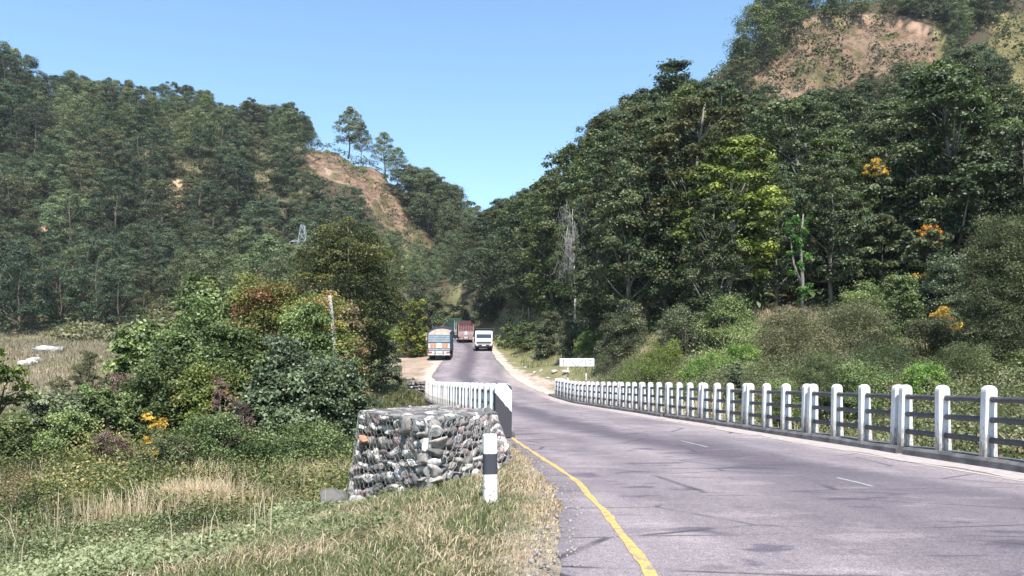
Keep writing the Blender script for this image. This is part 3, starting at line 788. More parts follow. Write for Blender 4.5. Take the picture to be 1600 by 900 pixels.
def gabion(name, label, faces, core, nrows, rng, nmax, wires=True, rock_scale=1.0, wr=.0055, hexs=.10):
    root = empty(name, tuple(core[0])); tag(root, label, "gabion")
    inv = np.array(core[0])
    # near-black core well inside the faces, its colour standing in for shade between stones
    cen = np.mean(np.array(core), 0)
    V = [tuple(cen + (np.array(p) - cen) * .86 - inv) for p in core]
    me = bpy.data.meshes.new("shade_core"); me.from_pydata(V, [], [(0, 1, 2, 3), (7, 6, 5, 4), (0, 4, 5, 1), (1, 5, 6, 2), (2, 6, 7, 3), (3, 7, 4, 0)]); me.update()
    link("shade_core", me, darkfill, root)
    stones = []
    for fi, (q, rows, vis) in enumerate(faces):
        ulen = (np.linalg.norm(np.array(q[1]) - np.array(q[0])) + np.linalg.norm(np.array(q[2]) - np.array(q[3]))) / 2
        vlen = (np.linalg.norm(np.array(q[3]) - np.array(q[0])) + np.linalg.norm(np.array(q[2]) - np.array(q[1]))) / 2
        hs = rng.uniform(.7, 1.3, rows); hs /= hs.sum(); v = 0
        for h in hs:
            u = rng.uniform(-.02, .03)
            while u < 1.0:
                w = np.clip(rng.lognormal(-1.32, .40), .13, .58) * rock_scale / ulen
                hh = h * rng.uniform(.6, 1.05)
                uu = min(u + w / 2, .985)
                p, du, dw, n = frame(q, uu, v + h / 2 + rng.uniform(-.03, .03))
                sx = w * ulen * .53; sz = hh * vlen * .56; sy = min(sx, .16) * rng.uniform(.8, 1.1)
                g = rock_geo(sx, sy, sz, rng)
                an = rng.normal() * .22
                R = np.stack([du * math.cos(an) + dw * math.sin(an), -n, dw * math.cos(an) - du * math.sin(an)])
                stones.append((sx * sz * vis, p - n * sy * .72, g @ R, rng.choice(6, p=([.24, .34, .14, .08, .0, .20] if vis > 1.1 else [.42, .10, .12, .24, .0, .12])), fi))  # paler rock mix for the sunlit left face, darker mix paints shade on others
                u += w * .97
            v += h
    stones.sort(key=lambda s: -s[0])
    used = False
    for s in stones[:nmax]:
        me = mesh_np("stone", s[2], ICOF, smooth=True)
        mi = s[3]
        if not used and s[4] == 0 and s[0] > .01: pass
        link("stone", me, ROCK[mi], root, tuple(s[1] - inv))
    rest = stones[nmax:]
    if rest:
        V = np.concatenate([s[2] + s[1] - inv for s in rest]); Fc = np.concatenate([ICOF + i * len(ICOV) for i in range(len(rest))])
        me = mesh_np("stones", V, Fc, smooth=True)
        for r in ROCK: me.materials.append(r)
        me.polygons.foreach_set("material_index", np.repeat(np.array([s[3] for s in rest], dtype=np.int32), len(ICOF)))
        o = link("stones", me, None, root); o["kind"] = "stuff"
    if wires:
        t = TB()
        def onface(q, u, v, off=.012):
            p, du, dw, n = frame(q, u, v)
            return tuple(p + n * (off + .018 * vnoise(np.array(p[0] * 3 + p[2]), np.array(p[1] * 3), 2., 3)) - inv)
        for q, rows, vis in faces:
            ulen = np.linalg.norm(np.array(q[1]) - np.array(q[0])); vlen = np.linalg.norm(np.array(q[3]) - np.array(q[0]))
            nu = int(ulen / hexs); nv = int(vlen / (hexs * .95))
            for i in range(nu + 1):
                pts = []
                for j in range(2 * nv + 1):
                    sgn = 1 if ((j // 1) % 4 in (0, 1)) else -1
                    ju = (i + (.44 if ((j % 4) in (0, 1)) else -.44) * (1 if i % 2 else -1) + .08 * rng.normal()) / nu
                    pts.append(onface(q, min(max(ju, 0), 1), j / (2 * nv)))
                t.tube(pts, [wr] * len(pts), 3)
            for e_ in ([(0, 0), (1, 0)], [(1, 0), (1, 1)], [(1, 1), (0, 1)], [(0, 1), (0, 0)]):
                pts = [onface(q, e_[0][0] + (e_[1][0] - e_[0][0]) * k / 16, e_[0][1] + (e_[1][1] - e_[0][1]) * k / 16) for k in range(17)]
                t.tube(pts, [wr * 1.5] * 17, 4)
        link("wire_mesh", t.mesh("wire_mesh", False), wire_m, root)
    return root
Cb = (-1.22, 11.6, -.20); Rb = (.06, 14.3, -.05); Lb = (-3.02, 14.5, -1.0); Bb = (-1.5, 18.0, -.9)
Ct = (-1.2, 11.85, .84); Rt = (-.33, 15.6, .82); Lt = (-2.78, 14.7, .88); Bt = (-1.7, 18.5, .87)
M1 = (-.48, 13.15, -.14); Mt = (-.74, 13.7, .86)
rngG = np.random.default_rng(21)
Ntop = (-.42, 14.0, .62)
gab = gabion("gabion", "large sagging wire cage packed with river stones at the near corner of the bridge",
             [((Lb, Cb, Ct, Lt), 8, 1.3), ((Cb, Rb, Rt, Ct), 8, 1.0), ((Ct, Rt, Bt, Lt), 9, .45), ((Rb, Bb, Bt, Rt), 6, .02), ((Bb, Lb, Lt, Bt), 6, .02)],
             [Cb, Rb, Bb, Lb, Ct, Rt, Bt, Lt], 8, rngG, 99)
# one long rust coloured stone high at the left corner
p, du, dw, n = frame((Lb, Cb, Ct, Lt), .14, .73)
R = np.stack([du * .98 - dw * .2, -n, dw * .98 + du * .2])
o = link("stone", mesh_np("stone", rock_geo(.28, .14, .075, rngG) @ R, ICOF, smooth=True), ROCK[4], gab, tuple(p - n * .04 - np.array(Cb)))
o["label"] = "long rust orange stone"
# small far gabion
d0 = 60.0
def bx(px0, px1, d, dd, zt, zb):
    x0 = (px0 - 800) / F * d; x1 = (px1 - 800) / F * d
    return [(x0, d, zb), (x1, d, zb), (x1, d + dd, zb), (x0, d + dd, zb), (x0, d, zt), (x1, d, zt), (x1, d + dd, zt), (x0, d + dd, zt)]
B = bx(635, 664, 57.0, 1.6, 1.38, -.05)
gabion("gabion", "small distant wire cage of stones at the far end of the near parapet",
       [((B[0], B[1], B[5], B[4]), 6, 1), ((B[4], B[5], B[6], B[7]), 5, .3), ((B[1], B[2], B[6], B[5]), 6, .2), ((B[3], B[0], B[4], B[7]), 6, .2)], B, 6, rngG, 60, True, 1.0, .006, .2)
# loose boulders
def boulder(x, y, s, label, mi, seed, group=None, sink=.3):
    r = np.random.default_rng(seed)
    g = rock_geo(s[0], s[1], s[2], r, .3)
    o = link("boulder", mesh_np("boulder", g, ICOF, smooth=True), ROCK[mi], None, (x, y, hg(x, y) + s[2] * (1 - sink)))
    tag(o, label, "rock", group); return o
boulder(-3.06, 13.75, (.30, .27, .27), "dark squarish boulder at the lower left foot of the big stone cage", 3, 1, sink=.12)
boulder(-2.55, 13.5, (.18, .16, .15), "round pale boulder beside the dark one under the big stone cage", 1, 2)
boulder(-1.72, 12.25, (.13, .12, .12), "small white stone half sunk in grass below the cage corner", 1, 3, sink=.2)
rg = random.Random(4)
for i, (px, py, d, s) in enumerate([(845, 569, 75, .22), (866, 571, 72, .3), (884, 573, 70, .35), (893, 585, 62, .25), (905, 584, 63, .3), (915, 583, 62, .22), (928, 585, 62, .2), (876, 578, 68, .28), (912, 571, 72, .3), (932, 574, 70, .26), (856, 575, 70, .2), (946, 577, 70, .28), (820, 571, 78, .18), (835, 573, 74, .2)]):
    boulder((px - 800) / F * d, d, (s * rg.uniform(.9, 1.6), s, s * .6), "whitish rock lying on the rubble beside the far end of the right railing", 1, 30 + i, "whitish rocks by the rubble patch")
for i, (px, py, d, s) in enumerate([(75, 551, 105, 1.0), (88, 552, 104, .9), (62, 553, 103, .8), (50, 565, 92, .7), (42, 567, 90, .8), (58, 563, 94, .6)]):
    boulder((px - 800) / F * d, d, (s * 1.3, s, s * .55), "white rock lying in the dry grass field below the left hill", 1, 60 + i, "white rocks in the dry field")
for i, (px, d, s) in enumerate([(597, 80, .4), (605, 79, .3), (590, 66, .3), (615, 75, .2), (640, 70, .15)]):
    boulder((px - 800) / F * d, d, (s * 1.4, s, s * .5), "pale stone on the grassy dirt verge left of the road beyond the bridge", 1, 80 + i, "pale stones on the left verge")

# ------------------------------------------------------------------ board sign behind the railing end
root = empty("board_sign", (4.85, 60.0, 0.0)); root.location.z = hg(4.85, 60.0)
tag(root, "long low white board on two striped legs behind the far end of the right railing", "sign")
zb = root.location.z
zt = CAMZ + (HY - 560) / F * 60 - zb; zc = CAMZ + (HY - 572.5) / F * 60 - zb
bw = 54 / F * 60
bmx = BM(); bmx.box((0, 0, (zt + zc) / 2), (bw, .04, zt - zc))
link("board", bmx.mesh("board", .008, 1), paint("board_white", (.80, .79, .77), .5, var=.1, scale=2), root)
mk = paint("faded_grey_lettering", (.22, .23, .27), .7, var=.2)
bmx = BM(); hh = zt - zc; zm = (zt + zc) / 2
def seg(x0, z0, x1, z1, w=.06):
    a_ = Vector((x0, -.024, z0)); b_ = Vector((x1, -.024, z1)); d = b_ - a_
    bmx.box((a_ + b_) / 2, (d.length, .006, w), 0, Matrix.Rotation(-math.atan2(d.z, d.x), 3, 'Y'))
seg(-.217 * bw, zt - .03, -.03 * bw, zc + .03, .05); seg(.19 * bw, zt - .03, .02 * bw, zc + .03, .05)
seg(-.385 * bw, zt - .17, -.385 * bw, zc + .03); seg(-.42 * bw, zt - .16, -.36 * bw, zt - .16)
seg(.245 * bw, zt - .04, .245 * bw, zc + .06, .05); seg(.34 * bw, zt - .17, .43 * bw, zt - .17); seg(.37 * bw, zt - .37, .42 * bw, zt - .37)
link("lettering", bmx.mesh("lettering"), mk, root)
for sx in (-.262, .265):
    bmx = BM(); n = 5
    x = sx * bw; top = zt + .02 if sx > 0 else zc + .05
    hs = np.linspace(-.2, top, n + 1)
    for q in range(n): bmx.box((x, .05, (hs[q] + hs[q + 1]) / 2), (.085, .05, hs[q + 1] - hs[q]), q % 2)
    me = bmx.mesh("leg"); link("leg", me, [M['white'], M['blackpaint']], root)

# ------------------------------------------------------------------ leaning pole and lattice tower
def pole():
    t = TB(); t.tube([(0, 0, -1), (-.1, 0, 1.5), (-.42, 0, 5.2)], [.10, .09, .07], 10)
    d = 29.3
    x = (533 - 800) / F * d
    zt = CAMZ + (HY - 462) / F * d
    o = link("pole", t.mesh("pole"), paint("pale_concrete_pole", (.36, .35, .34), .8, var=.3), None, (x, d, zt - 5.2))
    tag(o, "pale leaning pole sticking up out of the vine covered shrubs", "pole")
pole()
def tower():
    d = 172.0; x = (473 - 800) / F * d; zg = hg(x, d) ; zt = CAMZ + (HY - 352) / F * d - zg
    root = empty("lattice_tower", (x, d, zg)); tag(root, "grey steel lattice power tower, its top and cross arms showing beside the dark tree", "tower")
    st = paint("galvanised_steel", (.50, .51, .53), .5, metal=.3, var=.15)
    def hw(z): return np.interp(z, [0, zt - 8, zt - 3.6, zt], [2.6, 1.2, .8, .36])
    t = TB(); zs = list(np.linspace(0, zt - 8, max(3, int((zt - 8) / 2.6) + 1))) + [zt - 6.9, zt - 5.2, zt - 3.5, zt - 1.8, zt]
    zs = sorted(z for z in set(zs) if z <= zt)
    cr = [(-1, -1), (1, -1), (1, 1), (-1, 1)]
    P = lambda i, z: (cr[i % 4][0] * hw(z), cr[i % 4][1] * hw(z), z)
    for i in range(4): t.tube([P(i, z) for z in zs], [.055] * len(zs), 4)
    link("tower_legs", t.mesh("tower_legs", False), st, root)
    t = TB()
    for a_, b_ in zip(zs[:-1], zs[1:]):
        for i in range(4):
            t.tube([P(i, a_), P(i + 1, b_)], [.03, .03], 4); t.tube([P(i + 1, a_), P(i, b_)], [.03, .03], 4); t.tube([P(i, b_), P(i + 1, b_)], [.035] * 2, 4)
    link("bracing", t.mesh("bracing", False), st, root)
    for za in (zt - 3.5, zt - 6.9):
        for sgn in (-1, 1):
            t = TB()
            tip = (sgn * 2.8, 0, za)
            for yy in (-1, 1):
                t.tube([(sgn * hw(za) * .9, yy * hw(za), za), tip], [.06, .05], 4)
                t.tube([(sgn * hw(za) * .9, yy * hw(za), za + .55), tip], [.05, .045], 4)
            for k in (.33, .66):
                xx = sgn * (hw(za) * (1 - k) + 2.8 * k)
                t.tube([(xx, -hw(za) * (1 - k), za), (xx, hw(za) * (1 - k), za)], [.03] * 2, 4)
                t.tube([(xx, 0, za), (xx, 0, za + .55 * (1 - k))], [.03] * 2, 4)
            t.tube([tip, (tip[0], 0, za - .6)], [.03, .06], 6)
            link("cross_arm", t.mesh("cross_arm", False), st, root)
tower()
# ------------------------------------------------------------------ trucks
rubber = paint("tyre_rubber", (.025, .025, .027), .85, var=.3)
rimm = paint("wheel_rim", (.32, .31, .31), .6, var=.4)
glass, gnt, gb = _mat("truck_glass"); gb.inputs["Base Color"].default_value = (.03, .04, .055, 1); gb.inputs["Roughness"].default_value = .08; gb.inputs["Specular IOR Level"].default_value = .9
lampred = paint("red_lamp", (.45, .05, .03), .3); lampclear = paint("clear_lamp", (.75, .75, .72), .2)
plate = paint("plate_white", (.75, .75, .76), .5, var=.1)
chass = paint("chassis_black", (.03, .03, .033), .7, var=.4)
def wheel(root, x, y, r=.5, w=.28, dual=False):
    bmx = BM(); bmx.cyl((x - w / 2, y, r), (x + w / 2, y, r), r, seg=28)
    h = link("wheel", bmx.mesh("wheel_tyre", .05, 2, True), rubber, root); h.name = "wheel"
    s = 1 if x > 0 else -1
    bmx = BM(); bmx.cyl((x + s * (w / 2 - .03), y, r), (x + s * (w / 2 + .015), y, r), r * .56, seg=20)
    bmx.cyl((x + s * (w / 2), y, r), (x + s * (w / 2 + .07), y, r), r * .2, seg=12)
    link("rim", bmx.mesh("rim", .01, 1), rimm, h)
def place(root, y, lane, flip=False):
    """stand the vehicle on the road at distance y; lane = lateral position"""
    e = 2.0
    dx = lane(y + e) - lane(y - e); dz = float(zr(y + e) - zr(y - e))
    hd_ = math.atan2(-dx, 2 * e); pt = math.atan2(dz, 2 * e)
    root.location = (lane(y), y, float(zr(y)) + .01)
    if flip: root.rotation_euler = (-pt, 0, hd_ + math.pi)
    else: root.rotation_euler = (pt, 0, hd_)
def cabpart(root, y0, y1, w, h, z0, m, face=1):
    """cab with front toward +Y (local travel direction); slanted windscreen"""
    bmx = BM(); hw = w / 2
    prof = [(y0, z0), (y1, z0), (y1 + .02, z0 + (h - z0) * .48), (y1 - .16, h - .12), (y1 - .34, h), (y0, h)]
    bmx.prism(prof, -hw, hw, 'X')
    link("cab", bmx.mesh("cab", .07, 3, False), m, root)
def big_truck(label, style):
    """local: travel direction +Y, rear end at y=0"""
    root = empty("cargo_truck"); tag(root, label, "truck")
    if style == 'blue':
        body = paint("blue_grey_body", (.30, .37, .42), .6, var=.25, scale=3); side = paint("deep_blue_side", (.03, .06, .10), .6); trim = paint("cream_trim", (.66, .62, .58), .6); accent = paint("orange_panel", (.62, .27, .12), .6, var=.25)
        cabm = paint("pale_blue_cab", (.42, .50, .56), .5)
    elif style == 'red':
        body = paint("faded_red_body", (.20, .085, .085), .6, var=.35, scale=2); side = paint("dark_red_side", (.14, .05, .05), .7); trim = paint("pinkish_trim", (.44, .33, .31), .6); accent = paint("dull_pink_panel", (.46, .33, .32), .6)
        cabm = paint("red_cab", (.30, .08, .07), .5)
    else:
        body = paint("green_body", (.08, .20, .13), .6, var=.35, scale=2); side = paint("dark_green_side", (.04, .09, .06), .7); trim = paint("grey_trim", (.4, .4, .38), .6); accent = paint("sand_panel", (.45, .38, .28), .6)
        cabm = paint("green_cab", (.07, .22, .14), .5)
    Wd, Ln, Z0, Z1 = 2.4, 5.6, 1.02, 2.95
    # bed: floor, sides with ribs, front board
    bmx = BM(); bmx.box((0, Ln / 2, Z0), (Wd - .1, Ln, .14))
    link("bed_floor", bmx.mesh("bed_floor", .01, 1), chass, root)
    for s in (-1, 1):
        bmx = BM(); bmx.box((s * (Wd / 2 - .03), Ln / 2, (Z0 + Z1) / 2), (.06, Ln - .06, Z1 - Z0))
        for k in range(8): bmx.box((s * (Wd / 2 + .02), .35 + k * .7, (Z0 + Z1) / 2), (.06, .08, Z1 - Z0 + .02))
        for zz in (Z0 + .05, (Z0 + Z1) / 2, Z1): bmx.box((s * (Wd / 2 + .015), Ln / 2, zz), (.05, Ln, .07))
        link("side_board", bmx.mesh("side_board", .006, 1), side, root)
    bmx = BM(); bmx.box((0, Ln - .03, (Z0 + Z1) / 2 + .15), (Wd - .14, .06, Z1 - Z0 + .3)); link("headboard", bmx.mesh("headboard", .01, 1), side, root)
    # tailgate: upper slatted panel and lower painted panel
    zu = Z0 + .86
    bmx = BM(); bmx.box((0, .02, (zu + Z1 - .22) / 2), (Wd - .12, .05, Z1 - .22 - zu))
    for k in range(4): bmx.box((0, -.012, zu + .1 + k * (Z1 - .32 - zu) / 3.2), (Wd - .14, .03, .05))
    tg = link("tailgate", bmx.mesh("tailgate", .008, 1), body, root)
    bmx = BM(); bmx.box((0, .02, Z0 + .42), (Wd - .12, .055, .82)); link("lower_tailgate", bmx.mesh("lower_tailgate", .008, 1), trim, root)
    for s in (-1, 1):
        for k in (0, 1):
            bmx = BM(); bmx.box((s * (.42 + k * .31 + .04), -.02, Z0 + .55), (.26, .03, .42)); link("painted_panel", bmx.mesh("painted_panel", .01, 1), accent, root)
    bmx = BM(); bmx.box((0, -.02, Z0 + .56), (.44, .03, .5)); link("centre_panel", bmx.mesh("centre_panel", .01, 1), plate, root)
    bmx = BM()
    for s in (-1, 1): bmx.box((s * (Wd / 2 - .02), .0, (Z0 + Z1) / 2), (.1, .1, Z1 - Z0 + .05))
    for zz in (Z0 + .02, zu, Z0 + .22): bmx.box((0, -.015, zz), (Wd - .05, .05, .06))
    if style != 'blue': 
        for k in range(5): bmx.box((-.8 + k * .4, -.02, (zu + Z1) / 2 - .1), (.05, .05, Z1 - zu - .2))
    link("tailgate_frame", bmx.mesh("tailgate_frame", .008, 1), side if style == 'blue' else trim, root)
    # chassis, bumper, mud flaps, lamps, plate
    bmx = BM()
    for s in (-1, 1): bmx.box((s * .42, Ln / 2 + .6, .82), (.1, Ln + 1.6, .24))
    bmx.box((0, Ln - .6, .62), (1.4, .9, .5)); bmx.box((0, 1.5, .52), (1.6, .14, .14))
    bmx.cyl((-.22, 1.5, .52), (.22, 1.5, .52), .22, seg=14)
    link("chassis", bmx.mesh("chassis"), chass, root)
    bmx = BM(); bmx.box((0, -.06, .64), (Wd - .1, .09, .17)); link("rear_bumper", bmx.mesh("rear_bumper", .02, 2), trim, root)
    bmx = BM(); bmx.box((0, -.03, .86), (Wd - .2, .05, .2)); link("lamp_bar", bmx.mesh("lamp_bar", .01, 1), plate if style == 'blue' else trim, root)
    for s in (-1, 1):
        bmx = BM(); bmx.box((s * .92, -.06, .86), (.34, .05, .12)); link("tail_light", bmx.mesh("tail_light", .015, 2), lampred, root)
        bmx = BM(); bmx.box((s * .86, .55, .62), (.56, .02, .5)); link("mud_flap", bmx.mesh("mud_flap"), chass, root)
    bmx = BM(); bmx.box((0, -.09, .88), (.5, .02, .14)); link("number_plate", bmx.mesh("number_plate"), plate, root)
    for s in (-1, 1):
        wheel(root, s * .98, 1.5); wheel(root, s * .68, 1.5); wheel(root, s * .98, Ln + .7)
    cabpart(root, Ln + .12, Ln + 1.8, 2.3, 2.75, .75, cabm)
    bmx = BM(); bmx.box((0, Ln + 1.74, 2.05), (1.95, .03, .62), 0, Matrix.Rotation(.24, 3, 'X')); link("windscreen", bmx.mesh("windscreen", .01, 1), glass, root)
    for s in (-1, 1):
        bmx = BM(); bmx.box((s * 1.152, Ln + 1.0, 2.0), (.015, .85, .5)); link("side_window", bmx.mesh("side_window"), glass, root)
        bmx = BM(); bmx.box((s * 1.36, Ln + 1.75, 1.95), (.2, .08, .42)); bmx.box((s * 1.24, Ln + 1.75, 2.1), (.2, .03, .03)); link("mirror", bmx.mesh("mirror", .01, 1), chass, root)
        bmx = BM(); bmx.cyl((s * .8, Ln + 1.8, 1.0), (s * .8, Ln + 1.86, 1.0), .13); link("headlight", bmx.mesh("headlight"), lampclear, root)
    bmx = BM(); bmx.box((0, Ln + 1.9, .68), (2.3, .12, .24)); link("front_bumper", bmx.mesh("front_bumper", .02, 2), chass, root)
    return root
laneL = lambda y: float(np.interp(y, [70, 80, 86, 95, 105, 118, 132, 145, 160], [-6.75, -7.65, -7.85, -7.6, -7.3, -7.2, -8.7, -12.5, -19]))
laneR = lambda y: float(np.interp(y, [86, 97, 106, 115, 130], [-2.95, -3.3, -3.75, -4.3, -6.6]))
t1 = big_truck("blue grey cargo truck seen from behind, with orange tailgate panels and a covered load", 'blue'); place(t1, 84.5, lambda y: laneL(y) + .15)
# tarpaulin over the load
def tarp(label, parent_root, m, hgt_=.42, seed=0):
    nx_, ny_ = 16, 30; V = []; rs = np.random.default_rng(seed)
    for j in range(ny_ + 1):
        for i in range(nx_ + 1):
            u = i / nx_ * 2 - 1; v = j / ny_
            z = hgt_ * (1 - abs(u) ** 3) * (1 - abs(2 * v - 1) ** 6) + .05 * mnoise.noise(Vector((u * 3, v * 9, seed))) + .06 * abs(math.sin(v * 14))*(1-abs(u))
            V.append((u * 1.12, v * 5.4 + .06, 2.84 + z))
    for j in range(ny_ + 1):
        for i in range(nx_ + 1): V.append((V[j * (nx_ + 1) + i][0], V[j * (nx_ + 1) + i][1], 2.45))
    idx = lambda i, j, o=0: j * (nx_ + 1) + i + o * (nx_ + 1) * (ny_ + 1)
    Fc = [(idx(i, j), idx(i + 1, j), idx(i + 1, j + 1), idx(i, j + 1)) for j in range(ny_) for i in range(nx_)]
    Fc += [(idx(i + 1, j, 1), idx(i, j, 1), idx(i, j + 1, 1), idx(i + 1, j + 1, 1)) for j in range(ny_) for i in range(nx_)]
    for i in range(nx_): Fc += [(idx(i, 0, 1), idx(i + 1, 0, 1), idx(i + 1, 0), idx(i, 0)), (idx(i + 1, ny_, 1), idx(i, ny_, 1), idx(i, ny_), idx(i + 1, ny_))]
    for j in range(ny_): Fc += [(idx(0, j + 1, 1), idx(0, j, 1), idx(0, j), idx(0, j + 1)), (idx(nx_, j, 1), idx(nx_, j + 1, 1), idx(nx_, j + 1), idx(nx_, j))]
    me = bpy.data.meshes.new("tarpaulin"); me.from_pydata(V, [], Fc); me.update()
    for p in me.polygons: p.use_smooth = True
    o = link("tarpaulin", me, m); o.location = parent_root.location; o.rotation_euler = parent_root.rotation_euler
    tag(o, label, "tarpaulin"); return o
tarp("dusty orange tarpaulin bulging over the load of the blue grey truck", t1, paint("dusty_orange_tarp", (.52, .36, .27), .8, var=.45, scale=2), .2, 3)
t3 = big_truck("faded red cargo truck seen from behind, half hidden by the oncoming white truck", 'red'); place(t3, 129, lambda y: laneL(y) + (-7.4 - laneL(129)))
t4 = big_truck("green truck partly showing at the left of the faded red truck", 'green'); place(t4, 141, lambda y: laneL(y) + (-9.0 - laneL(141)))
# white oncoming tipper truck: front at local +Y
root = empty("tipper_truck"); tag(root, "white fronted tipper truck with dark bed driving down towards the bridge", "truck")
wht = paint("white_cab_paint", (.82, .82, .80), .35, var=.06, scale=2)
dkb = paint("dark_grey_bed", (.06, .06, .075), .6, var=.3)
bmx = BM()   # front of cab is at y=0 ; body behind at negative y
prof = [(-1.75, .78), (0, .78), (.05, 1.55), (-.12, 2.32), (-.3, 2.58), (-1.75, 2.58)]
bmx.prism(prof, -1.12, 1.12, 'X'); link("cab", bmx.mesh("cab", .10, 3), wht, root)
bmx = BM(); a_ = math.atan2(.17, .77)
bmx.box((0, -.015, 1.93), (1.92, .03, .52), 0, Matrix.Rotation(a_, 3, 'X')); ws = link("windscreen", bmx.mesh("windscreen", .012, 2), glass, root)
bmx = BM(); bmx.box((0, .045, 1.12), (1.9, .03, .2)); 
for k in range(3): bmx.box((0, .065, 1.06 + k * .06), (1.84, .03, .02))
link("grille", bmx.mesh("grille", .004, 1), paint("grille_grey", (.12, .12, .125), .5), root)
bmx = BM(); bmx.box((0, .02, .66), (2.3, .3, .34)); link("front_bumper", bmx.mesh("front_bumper", .05, 2), chass, root)
bmx = BM(); bmx.box((0, .18, .74), (.5, .02, .13)); link("number_plate", bmx.mesh("number_plate"), plate, root)
for s in (-1, 1):
    bmx = BM(); bmx.box((s * .88, .16, .78), (.3, .05, .15)); link("headlight", bmx.mesh("headlight", .02, 2), lampclear, root)
    bmx = BM(); bmx.box((s * 1.122, -.75, 1.95), (.012, .8, .5)); link("side_window", bmx.mesh("side_window"), glass, root)
    bmx = BM(); bmx.box((s * 1.3, .02, 2.0), (.16, .08, .38)); bmx.box((s * 1.2, 0, 2.2), (.2, .03, .03)); link("mirror", bmx.mesh("mirror", .01, 1), chass, root)
    wheel(root, s * .97, -.75); wheel(root, s * .97, -4.1); wheel(root, s * .68, -4.1)
    bmx = BM(); bmx.box((s * 1.15, -4.2, 1.95), (.08, 4.6, 1.55))
    for k in range(6): bmx.box((s * 1.2, -2.1 - k * .85, 1.95), (.07, .1, 1.55))
    link("side_board", bmx.mesh("side_board", .008, 1), dkb, root)
bmx = BM(); bmx.box((0, -1.92, 2.0), (2.42, .08, 1.75)); bmx.box((0, -1.7, 2.86), (2.42, .5, .06)); link("headboard", bmx.mesh("headboard", .01, 1), dkb, root)
bmx = BM(); bmx.box((0, -6.5, 1.9), (2.3, .08, 1.45)); link("tailgate", bmx.mesh("tailgate", .01, 1), dkb, root)
bmx = BM(); bmx.box((0, -4.2, 1.12), (2.3, 4.6, .12)); link("bed_floor", bmx.mesh("bed_floor"), dkb, root)
bmx = BM()
for s in (-1, 1): bmx.box((s * .42, -3.4, .82), (.1, 6.2, .24))
bmx.box((0, -.75, .5), (1.7, .16, .16)); bmx.box((0, -.6, .42), (1.1, .06, .12)); bmx.box((0, -4.1, .5), (1.6, .16, .16)); link("chassis", bmx.mesh("chassis"), chass, root)
place(root, 103.5, laneR, True)
# ------------------------------------------------------------------ vegetation builders
def clump_leaves(centers, radii, n, size, width, rng, tints, up=.45, outw=.6, rnd=.75, flat=.75, shell=.55, droop=0.0):
    """n leaves per clump, spread in flattened shells round each clump centre"""
    k = len(centers); ci = np.repeat(np.arange(k), n)
    d = unit(rng.normal(size=(k * n, 3)))
    d[:, 2] = np.where(d[:, 2] < -.35, -d[:, 2], d[:, 2])
    r = radii[ci] * (shell + (1 - shell) * rng.random(k * n) ** .6)
    p = centers[ci] + d * r[:, None] * np.array([1, 1, flat])
    if droop: p[:, 2] -= droop * (r / radii[ci]) ** 2 * radii[ci]
    nn = unit(d * outw + np.array([0, 0, up]) + rng.normal(size=(k * n, 3)) * rnd)
    t = np.clip(tints[ci] + rng.normal(size=k * n) * .16, 0, 1)
    s = size * rng.uniform(.65, 1.35, k * n)
    return leaf_quads(p, nn, s, width, rng, t)

